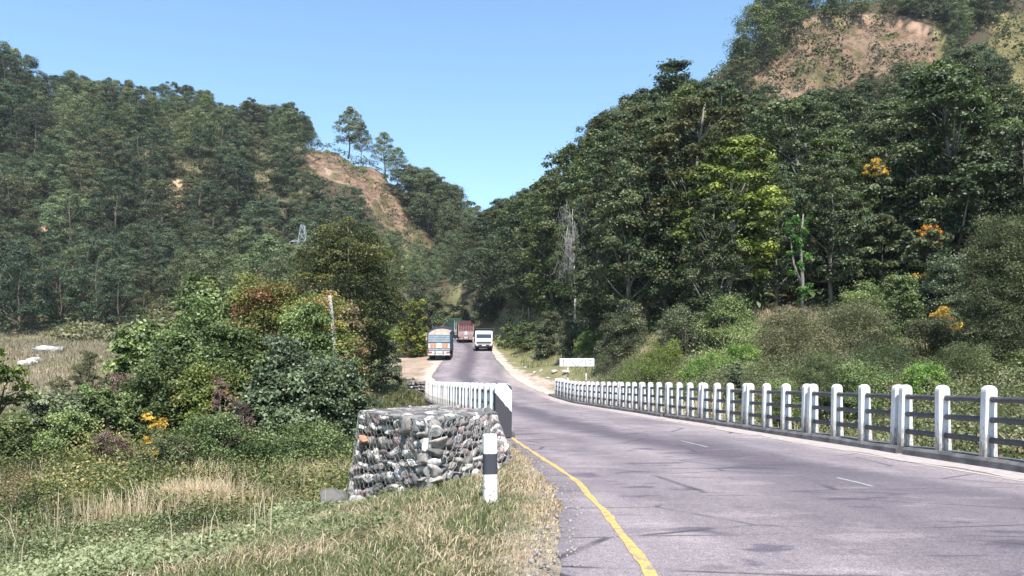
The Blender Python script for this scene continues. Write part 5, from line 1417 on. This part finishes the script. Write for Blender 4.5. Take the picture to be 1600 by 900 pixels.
SH = [
 # left mass, back to front
 (455, 640, 336, 50, 'dark_big', "large dark drooping tree rising over the left shrubs beside the road", .20, 15000, .34, 150),
 (268, 352, 426, 35, 'shrub', "tall leafy shrub with layered green branches, highest of the left thicket", .20, 4200, .62, 42),
 (345, 420, 445, 33, 'shrub', "green shrub between the layered one and the vine covered heap", .17, 3000, .6, 34),
 (350, 480, 428, 31, 'vine', "yellow green vine covered heap in the middle of the left thicket", .11, 8500, .65, 80),
 (440, 560, 455, 30, 'vine', "sprawling vines turning reddish around the leaning pole", .10, 7500, .65, 70),
 (510, 580, 470, 36, 'rust', "rusty leaved creeper hanging under the large dark tree", .12, 3000, .6, 36),
 (168, 262, 498, 31, 'shrub', "big leaved green shrub at the left shoulder of the thicket", .21, 3600, .62, 44),
 (238, 330, 515, 29, 'shrub', "green shrub just right of the big leaved one in the thicket", .18, 3600, .62, 44),
 (300, 430, 500, 28, 'shrub', "green shrub in the centre of the thicket", .14, 7000, .6, 70),
 (190, 300, 555, 26, 'shrub', "lower green shrub hung with creepers at the left front of the thicket", .13, 5000, .6, 56),
 (280, 400, 565, 25.5, 'vine', "lower yellowish vine tangle at the front centre of the thicket", .13, 6000, .6, 60),
 (400, 500, 525, 27, 'shrub_dark', "dusty green shrub beneath the reddish vines", .12, 6000, .6, 60),
 (375, 500, 570, 24, 'shrub_dark', "grey green broad leaved bush above the dry grass", .14, 6500, .66, 60),
 (468, 580, 555, 24.5, 'shrub_dark', "shiny leaved grey green bush at the right end of the thicket nearest the stone cage", .12, 8500, .66, 80),
 (262, 400, 455, 33, 'shrub', "wide green shrub filling the back of the thicket below the layered one", .17, 5000, .6, 60),
 (420, 540, 470, 29, 'shrub', "green shrub tangled with vines left of the leaning pole", .13, 6000, .6, 60),
 (495, 560, 520, 30, 'shrub', "leafy bush behind the shiny leaved bush at the road end of the thicket", .13, 4200, .6, 44),
 (30, 145, 612, 24, 'shrub_dark', "low dark green bush left of the withered heap", .13, 5200, .62, 50),
 (120, 200, 600, 24.5, 'shrub', "low bright green bush between the dark bush and the withered heap", .12, 3200, .6, 36),
 (-40, 60, 640, 22, 'shrub', "low green weeds bush at the far left edge", .10, 4000, .6, 46),
 (168, 228, 583, 27.5, 'brown', "withered brown creeper heap in the green thicket", .07, 3800, .5, 36),
 (330, 362, 588, 24, 'brown', "small withered brown tuft right of the withered heap", .06, 1500, .5, 16),
 (150, 290, 640, 25.5, 'shrub', "low green weeds right below the withered heap", .09, 4200, .6, 46),
 (205, 300, 667, 20.4, 'weed', "pale green weeds just in front of the golden shrub", .06, 3000, .6, 40),
 (148, 205, 668, 20.5, 'brown', "flat withered brown patch low in the weeds", .05, 2200, .5, 24),
 (355, 400, 625, 22.5, 'brown', "pinkish brown dead twigs patch under the grey green bush", .05, 1800, .5, 20),
 (222, 268, 645, 21.5, 'gold', "small shrub with bright golden yellow leaves among green weeds", .11, 420, .6, 16),
 (60, 150, 640, 22.5, 'shrub', "low green bush in front of the dark green one", .09, 4200, .6, 46),
 (270, 420, 640, 22, 'shrub', "low carpet of green weeds at the foot of the thicket centre", .08, 6500, .6, 80),
 (400, 560, 655, 22.5, 'shrub', "low green weeds at the foot of the shiny leaved bush", .08, 6500, .6, 80),
 (112, 160, 545, 42, 'olive', "feathery grey green sapling standing in the dry field edge", .10, 2400, .3, 30),
 (70, 110, 588, 38, 'olive', "small feathery sapling nearer in the dry field", .09, 1600, .3, 20),
 (-60, 46, 545, 14, 'sprig', "green leafy bush reaching in from the left edge over the field", .10, 900, .55, 20),
 # behind, around the road
 (585, 632, 530, 62, 'dark_low', "low dark bush on the left bank of the road", .16, 2600, .5, 30),
 (545, 590, 505, 66, 'olive2', "shady green bush under the large dark tree by the road", .18, 3000, .5, 36),
 (622, 666, 464, 92, 'lime', "rounded yellow leaved sapling tree above the left road bank", .36, 520, .6, 24),
 (575, 640, 515, 96, 'bright', "light green bushes on the left bank behind the dark bush", .26, 2600, .5, 36),
 (630, 668, 505, 100, 'bright', "light green bush just left of the blue grey truck", .26, 1800, .5, 24),
 (560, 612, 478, 105, 'olive2', "mixed green bush on the left bank below the yellow sapling", .30, 2000, .5, 28),
 (690, 740, 470, 158, 'hill', "green bush at the bend where the road disappears", .45, 1800, .5, 28),
 (735, 800, 462, 150, 'hill', "dark green bush overhanging the far bend on the right", .42, 2600, .5, 34),
 (640, 700, 455, 165, 'olive2', "pale green bush on the slope above the bend", .45, 1800, .5, 24),
 # right of the road
 (775, 812, 505, 112, 'shrub', "small green bush right of the far road near the white truck", .26, 1500, .5, 20),
 (800, 850, 500, 96, 'shrub', "green bush on the right bank beyond the rubble", .22, 3000, .5, 34),
 (835, 880, 485, 86, 'shrub_dark', "taller dark green bush on the right bank", .2, 3600, .45, 40),
 (868, 920, 500, 76, 'shrub_dark', "bush at the foot of the bare grey tree", .16, 4200, .45, 46),
 (900, 945, 515, 70, 'bright', "yellow green bush right of the foot of the bare grey tree", .14, 3000, .4, 34),
 (940, 1016, 476, 64, 'shrub_dark', "rounded dark grey green bush behind the white board sign", .13, 10000, .5, 80),
 (930, 985, 552, 63, 'olive', "low dry brownish bush behind the white board sign", .08, 2400, .35, 30),
 (1000, 1070, 530, 48, 'bright', "feathery yellow green weeds at the left of the bright patch", .09, 4600, .4, 50),
 (1060, 1140, 548, 40, 'bright', "bright green weeds behind the middle of the far railing", .08, 5600, .45, 60),
 (1125, 1200, 535, 39, 'bright', "bright green weeds at the left foot of the tangled mound", .08, 5600, .45, 60),
 (960, 1050, 560, 47, 'bright', "low bright green weeds behind the far railing near the sign", .08, 5000, .45, 56),
 (1020, 1120, 475, 56, 'shrub_dark', "dark bush under the trees at the left of the tangled mound", .15, 5000, .5, 56),
 (1085, 1185, 460, 55, 'shrub', "green bush under the yellow green tree", .15, 5000, .5, 56),
 (1170, 1300, 474, 40, 'olive', "left half of the broad tangled mound of dry creepers", .10, 11000, .4, 110),
 (1260, 1400, 466, 42, 'olive', "higher right half of the broad tangled creeper mound", .10, 12000, .4, 120),
 (1380, 1440, 430, 50, 'shrub', "fresh green bush above the right shoulder of the tangled mound", .17, 4200, .5, 44),
 (1310, 1400, 440, 54, 'shrub', "green leafy bush behind the top of the tangled mound", .16, 4200, .5, 44),
 (1230, 1340, 545, 30, 'olive2', "feathery grey green bush in front of the tangled mound", .08, 8000, .28, 80),
 (1320, 1450, 530, 31, 'olive2', "feathery olive bush behind the right half of the far railing", .08, 9000, .28, 90),
 (1135, 1162, 562, 34, 'dark_low', "small bluish green sapling behind the far railing", .10, 900, .35, 14),
 (1400, 1500, 495, 42, 'olive', "bush with yellowish leaves right of the tangled mound", .12, 6500, .5, 66),
 (1445, 1500, 478, 45, 'gold2', "spray of yellow leaves in the bushes at the right", .15, 700, .5, 22),
 (1450, 1560, 535, 29, 'olive2', "feathery dull green bush behind the nearest railing posts", .08, 8000, .28, 80),
 (1550, 1680, 545, 27, 'shrub', "pale leafy bush at the lower right edge behind the railing", .09, 7000, .5, 76),
 (1180, 1260, 590, 27, 'shrub', "low tangled weeds seen through the far railing", .07, 4500, .4, 60),
 (1500, 1640, 330, 37, 'feather', "tall feathery olive tree leaning in at the right edge", .12, 16000, .28, 150),
 (1290, 1400, 560, 29, 'shrub', "fresh green bush low behind the middle railing posts", .08, 5000, .5, 60),
 (1410, 1480, 565, 28, 'bright', "light green weeds low behind the right railing posts", .08, 4000, .45, 50),
 (1100, 1260, 500, 45, 'shrub', "wide green bush at the left shoulder of the tangled mound", .13, 6000, .5, 60),
 (1440, 1530, 400, 52, 'shrub_dark', "dark tree like bush behind the yellowish leaved bush", .15, 7000, .5, 70),
]
MATMAP = dict(dark_big=leafmat("dark_drooping_leaves", [(0, (.035, .05, .02)), (.5, (.085, .11, .04)), (1, (.24, .26, .09))]), dark_low=M['shrub_dark'], olive2=leafmat("feathery_leaves", [(0, (.06, .08, .035)), (.5, (.14, .17, .075)), (1, (.25, .27, .13))]),
              gold2=M['gold'], feather=leafmat("feathery_olive_leaves", [(0, (.055, .065, .033)), (.5, (.105, .12, .06)), (1, (.22, .22, .12))]), sprig=leafmat("sprig_leaves", [(0, (.07, .12, .03)), (1, (.2, .30, .08))]))
for (a_, b_, top, d, mk_, lab, leaf, n, wid, ncl) in SH:
    kw = {}
    if mk_ == 'dark_big': kw = dict(droop=.5, outline=.25, cat="tree", rad=.85, taper=.5)
    if mk_ == 'feather': kw = dict(cat="tree", rad=.6, outline=.1)
    if mk_ == 'sprig': kw = dict(base=1.0)
    if mk_ == 'lime': kw = dict(cat="tree")
    nm = {'gold': 'golden_shrub', 'brown': 'withered_shrub', 'dark_big': 'drooping_tree', 'feather': 'feathery_tree', 'vine': 'vine_thicket'}.get(mk_, 'shrub')
    shrub(nm, a_, b_, top, d, MATMAP.get(mk_) or M[mk_], lab, leaf, n, wid, ncl, **kw)
# golden and orange saplings inside the right forest
M['brush'] = leafmat('brush_leaves', [(0, (.035, .052, .018)), (.45, (.085, .115, .038)), (.8, (.17, .20, .07)), (1, (.30, .27, .10))])
M['rust2'] = leafmat('dry_brush_leaves', [(0, (.11, .10, .05)), (.5, (.20, .18, .09)), (1, (.36, .26, .15))])
def sapling(px, top, d, w, mat, label, n, hspan, leaf=.3):
    loc = at(px, d, -.1); H = htop(loc, top); root = empty("autumn_sapling", loc); tag(root, label, "tree")
    rng = np.random.default_rng(px); t = TB(); t.tube([(0, 0, 0), (.1, 0, H * .5), (0, 0, H * .97)], [.06, .045, .015], 6)
    k = 16; n *= 3; leaf *= .75; cen = np.stack([rng.uniform(-w, w, k) * 1.3, rng.uniform(-w, w, k) * .7, H - rng.uniform(.1, hspan, k)], 1)
    for c in cen: t.tube([(0, 0, c[2] - .6), tuple(c)], [.03, .012], 4)
    link("trunk", t.mesh("trunk"), M['bark'], root)
    g_ = max(34, int(H * 9)); sp_ = max(w * 1.8, .11 * H); cg = np.stack([rng.uniform(-1, 1, g_) * sp_, rng.uniform(-.7, 1.0, g_) * sp_, H - rng.uniform(.5, .85 * H, g_)], 1); cg[:, 0] *= np.clip(.35 + (H - cg[:, 2]) / (.3 * H), .35, 1)
    v, f, tt = clump_leaves(cg, np.full(g_, max(w * .55, .5)), 110, .28, .55, rng, rng.uniform(.2, .8, g_), shell=.2); link("lower_crown", mesh_np("lower_crown", v, f, tt), M['forest'], root)
    v, f, tt = clump_leaves(cen, np.full(k, w * .38), n // k, leaf, .55, rng, rng.uniform(.2, .8, k), flat=.9, rnd=1.2, shell=.1); link("crown", mesh_np("crown", v, f, tt), mat, root)
sapling(1448, 352, 55, .75, M['orange'], "young tree with orange golden leaves at its top against the right forest", 170, 1.6, .2)
sapling(1440, 425, 54, .6, M['gold'], "lower sapling with yellow leaves below the orange golden one", 90, .5, .17)
sapling(1465, 312, 57, .4, M['gold'], "thin sapling with a small yellow tip above the orange golden one", 50, .8, .18)
sapling(1377, 250, 60, .8, M['gold'], "golden topped tree high in the right forest", 260, 1.4, .3)
sapling(1453, 275, 59, .45, M['gold'], "small yellow topped tree right of the golden topped one", 80, .8, .28)

# ------------------------------------------------------------------ grass and ground cover
def blades(name, X, Y, h, w, lean, mat, label, tm, ts, seed=1, cat="grass", wind=None):
    rng = np.random.default_rng(seed); n = len(X); Z = hgt(X, Y) - .02
    th = rng.uniform(0, 2 * math.pi, n); dirx, diry = np.cos(th), np.sin(th)
    la = rng.uniform(0, 2 * math.pi, n); ll = np.abs(rng.normal(size=n)) * lean * h
    lx, ly = np.cos(la) * ll, np.sin(la) * ll
    if wind is not None: lx = lx + wind[0] * h; ly = ly + wind[1] * h
    b0 = np.stack([X - dirx * w, Y - diry * w, Z], 1); b1 = np.stack([X + dirx * w, Y + diry * w, Z], 1)
    m0 = np.stack([X - dirx * w * .8 + lx * .35, Y - diry * w * .8 + ly * .35, Z + h * .6], 1); m1 = np.stack([X + dirx * w * .8 + lx * .35, Y + diry * w * .8 + ly * .35, Z + h * .6], 1)
    tp = np.stack([X + lx, Y + ly, Z + h * (1 - .25 * np.minimum(lean, 1))], 1)
    V = np.stack([b0, b1, m1, m0, tp], 1).reshape(-1, 3); i = np.arange(n) * 5
    f1 = np.stack([i, i + 1, i + 2, i + 3], 1); 
    f2 = np.stack([i + 3, i + 2, i + 4, i + 4], 1)
    # quads and tips: tips as slim quads with a split tip vertex
    tp2 = tp + np.stack([dirx * w * .15, diry * w * .15, np.zeros(n)], 1)
    V = np.stack([b0, b1, m1, m0, tp2, tp], 1).reshape(-1, 3); i = np.arange(n) * 6
    f = np.concatenate([np.stack([i, i + 1, i + 2, i + 3], 1), np.stack([i + 3, i + 2, i + 4, i + 5], 1)])
    t = np.clip(rng.normal(tm, ts, n), 0, 1)
    return tag(link(name, mesh_np(name, V, f, np.repeat(t, 6)), mat), label, cat, kind="stuff")
rngB = np.random.default_rng(3)
def rnd(n, x0, x1, y0, y1, p=1.0): return rngB.uniform(x0, x1, n), y0 + (y1 - y0) * rngB.random(n) ** p
def edge(y): return roadL(y) + .07 * vnoise(y, y * 0, 1.3, 30)
def inview(X, Y): return (np.abs(X / Y) < .70)
# verge: mixed green and dry blades
X, Y = rnd(300000, -11, .8, 4.6, 24, 1.5); k = (X < edge(Y) - .02) & inview(X, Y)
dd = edge(Y) - X; gab_ = inpoly(X, Y, [(-1.2, 11.75), (0, 14.3), (-.4, 16), (-1.6, 18.3), (-2.85, 14.5)])
k &= ~gab_ & (rngB.random(len(X)) < np.where(X < -4.5, .45, 1)); X, Y, dd = X[k], Y[k], dd[k]
straw = (rngB.random(len(X)) < np.clip(1.15 - dd / .62 + .4 * vnoise(X, Y, 1.8, 61), .16, 1)) | ((vnoise(X, Y, .9, 62) > .2) & (rngB.random(len(X)) < .5))
hh = rngB.uniform(.03, .14, len(X)) * (1 + .5 * vnoise(X, Y, 1.2, 63)) * np.clip(.55 + dd / 1.2, .5, 1.15)
blades("verge_grass", X[~straw], Y[~straw], hh[~straw], .0035 + .0002 * Y[~straw], .6, M['grass'], "mixed green and yellowing grass of the near left verge", .34, .25, 2)
ks = straw
blades("dry_grass", X[ks], Y[ks], hh[ks] * 1.15, .0032 + .0002 * Y[ks], .95, M['straw'], "dry straw coloured grass fringing the road edge", .5, .22, 3, wind=(.25, -.05))
# leafy ground cover in the foreground left
def leafcover(name, X, Y, h, leaf, per, mat, label, seed, tm=.5, ts=.22, wid=.55):
    rng = np.random.default_rng(seed); n = len(X); Z = hgt(X, Y)
    ci = np.repeat(np.arange(n), per); m_ = n * per
    u = rng.random(m_)
    p = np.stack([X[ci] + rng.normal(size=m_) * .05 * (leaf / .04), Y[ci] + rng.normal(size=m_) * .05 * (leaf / .04), Z[ci] + h[ci] * u], 1)
    nn = unit(rng.normal(size=(m_, 3)) * .7 + [0, -.15, .8])
    t = np.clip((rng.normal(tm, ts, n) + .35 * vnoise(X, Y, .5, seed + 7) + .2 * vnoise(X, Y, 1.4, seed + 8))[ci] + rng.normal(size=m_) * .12 + (u - .5) * .2, 0, 1)
    v, f, tt = leaf_quads(p, nn, leaf * rng.uniform(.6, 1.4, m_), wid, rng, t)
    return tag(link(name, mesh_np(name, v, f, tt), mat), label, "weeds", kind="stuff")
X, Y = rnd(30000, -13, -.7, 6.8, 16, 1.0); k = inview(X, Y) & ~inpoly(X, Y, [(-1.0, 11.4), (.3, 14.2), (-.4, 18), (-1.8, 18.6), (-3.1, 14.3)]) & ((edge(Y) - X) > .9 + .5 * vnoise(X, Y, .7, 66)) & (vnoise(X, Y, .8, 64) > -.35 + .8 * (X > -2.6)); X, Y = X[k], Y[k]
leafcover("leafy_weeds", X, Y, rngB.uniform(.08, .26, len(X)) * (1.1 + .6 * vnoise(X, Y, .6, 65)), .05, 8, M['weed'], "low leafy weeds carpeting the slope at lower left", 4, .55)
# rank brush of the hollow between verge and thicket
X, Y = rnd(34000, -22, -1.5, 13.2, 29, .9); k = inview(X, Y) & (X < np.interp(Y, [13, 15, 18, 20, 56], [-4.2, -3.1, -1.9, -1.0, -6.6]) + .9 * vnoise(X, Y, .6, 99)) ; X, Y = X[k], Y[k]
v_ = vnoise(X, Y, .45, 70); 
kk = v_ > -.25
leafcover("brush", X[kk], Y[kk], rngB.uniform(.15, .85, kk.sum()) * (1 + .5 * v_[kk]) * (.55 + .45 * sst((Y[kk] - 13) / 4)), .07, 10, M['brush'], "rank green brush filling the hollow in front of the thicket", 5, .5)
kk = (v_ < .0)
leafcover("dry_brush", X[kk], Y[kk], rngB.uniform(.1, .55, kk.sum()), .05, 8, M['rust2'], "brownish dry brush between the green weeds", 6, .55, .25, .35)
# taller tufts break the surface of the slope
X, Y = rnd(420, -16, -1.5, 9.5, 24, .9); k = inview(X, Y) & (X < np.interp(Y, [9, 13, 15, 18, 24], [-3.0, -4.2, -3.6, -2.4, -2.0])); X, Y = X[k], Y[k]
undergrowth("weed_tufts", X, Y, RNG.uniform(.13, .42, len(X)) * (.6 + .04 * Y), M['brush'], "darker leafy tufts standing out of the weeds on the left slope", 190, seed=41, wid=.4, hmul=1.2)
X, Y = rnd(160, -14, -1.5, 9.0, 22, .9); k = inview(X, Y) & (X < np.interp(Y, [9, 13, 15, 18, 24], [-2.5, -4.2, -3.6, -2.4, -2.0])); X, Y = X[k], Y[k]
undergrowth("dry_tufts", X, Y, RNG.uniform(.12, .3, len(X)) * (.6 + .04 * Y), M['rust'], "reddish brown dry tufts among the weeds on the left slope", 130, seed=43, wid=.25, hmul=1.1)
# tall dry grass clumps
for nm, (cx, cy, rx, ry, n, h) in {'a': (-5.9, 14.9, .75, .35, 1500, .8), 'b': (-5.1, 14.6, .6, .35, 900, .7), 'f': (-6.3, 13.2, 1.2, .3, 500, .75), 'c': (-7.2, 20.0, 1.1, 1.0, 500, .7), 'd': (-4.6, 20.0, .9, 1.0, 1700, .85), 'e': (-3.2, 18.2, .5, .8, 900, .6)}.items():
    X = cx + rngB.normal(size=n) * rx * .6; Y = cy + rngB.normal(size=n) * ry * .6
    blades("tall_dry_grass", X, Y, rngB.uniform(.5, 1.1, n) * h, .007, .3, M['straw'], "tall pale dry grass stalks rising from the brush left of the stone cage", .55, .2, int(n + h * 10))
X, Y = rnd(2600, -15, -1.8, 8.5, 24, .9); k = inview(X, Y) & (vnoise(X, Y, .5, 88) > -.1) & (X < -2.2 - .05 * Y); X, Y = X[k], Y[k]
blades('dry_stalks', X, Y, rngB.uniform(.3, .75, len(X)), .006, .3, M['straw'], 'single pale stalks standing up out of the green weeds on the left slope', .6, .2, 19)
# meadow grass beyond the parapet and banks beside the road
X, Y = rnd(60000, -24, -2, 24, 70, 1.2); k = (X < np.where(Y < 57, LP(Y) - .3, roadL(Y) - 1.8)) & inview(X, Y); X, Y = X[k], Y[k]
blades("meadow_grass", X, Y, rngB.uniform(.15, .4, len(X)), .012 + .0004 * Y, .5, M['grass'], "green grass beyond the left parapet", .28, .2, 11)
X, Y = rnd(30000, -22, 12, 60, 135, 1.1); e = np.maximum(roadL(Y) - X, X - roadR(Y)); k = (e > np.where((X > 0) & (Y < 78), 5.0, 2.3) + 1.2 * vnoise(X, Y, .3, 77) + 4.0 * ((Y < 92) & (X < roadL(Y)))) & (e < 16); X, Y = X[k], Y[k]
blades("bank_grass", X, Y, rngB.uniform(.2, .5, len(X)), .03, .5, M['grass'], "short grass on the banks beside the far road", .42, .2, 12)
X, Y = rnd(90000, 4.2, 32, 8, 62, 1.1); k = (X > roadR(Y) + .65) & inview(X, Y); X, Y = X[k], Y[k]; v_ = vnoise(X, Y, .3, 90)
leafcover("weeds_behind_railing", X[v_ > -.4][:34000], Y[v_ > -.4][:34000], rngB.uniform(.15, .9, min(34000, (v_ > -.4).sum())), .085, 7, M['weed'], "green and brown weeds on the ground behind the far railing", 14, .6)
blades("dry_grass", X[v_ < -.2], Y[v_ < -.2], rngB.uniform(.25, .6, (v_ < -.2).sum()), .012, .35, M['straw'], "dry pinkish grass on the ground behind the far railing", .45, .2, 15)
# dry field
X, Y = rnd(90000, -92, -12, 44, 137, 1.0); k = (X < -19 + .0 * Y) & inview(X, Y); X, Y = X[k], Y[k]
blades("field_grass", X, Y, rngB.uniform(.3, .85, len(X)), .018 + .0002 * Y, .45, M['fieldgrass'], "pinkish dry grass covering the open field below the left hill", .5, .25, 16)
X, Y = rnd(2600, -75, -25, 118, 140, 1.0)
k = inview(X, Y); X, Y = X[k], Y[k]
undergrowth("forest_edge_scrub", X[::4], Y[::4] + 12, RNG.uniform(1.0, 2.4, len(X[::4])), M['olive'], "olive scrub along the foot of the left hill where the field ends", 28, seed=31)
# pebbles and litter along the near road edge
X, Y = rnd(900, -.2, .9, 5, 18, 1.0); k = (np.abs(X - edge(Y)) < .22); X, Y = X[k], Y[k]
Vp = []; Fp = []
_c = bmesh.new(); bmesh.ops.create_icosphere(_c, subdivisions=1, radius=1.0); cv = np.array([v.co[:] for v in _c.verts]); cf = np.array([[v.index for v in f.verts] for f in _c.faces]); _c.free()
for i, (x, y) in enumerate(zip(X, Y)):
    s = rngB.uniform(.006, .022); q = cv * s * rngB.uniform(.6, 1.2, 3) * (1 + .2 * rngB.normal(size=(len(cv), 1))); Vp.append(q + [x, y, float(zr(y)) + s * .3]); Fp.append(cf + i * len(cv))
tag(link("pebbles", mesh_np("pebbles", np.concatenate(Vp), np.concatenate(Fp)), ROCK[5]), "small pebbles scattered along the ragged road edge", "pebbles", kind="stuff")
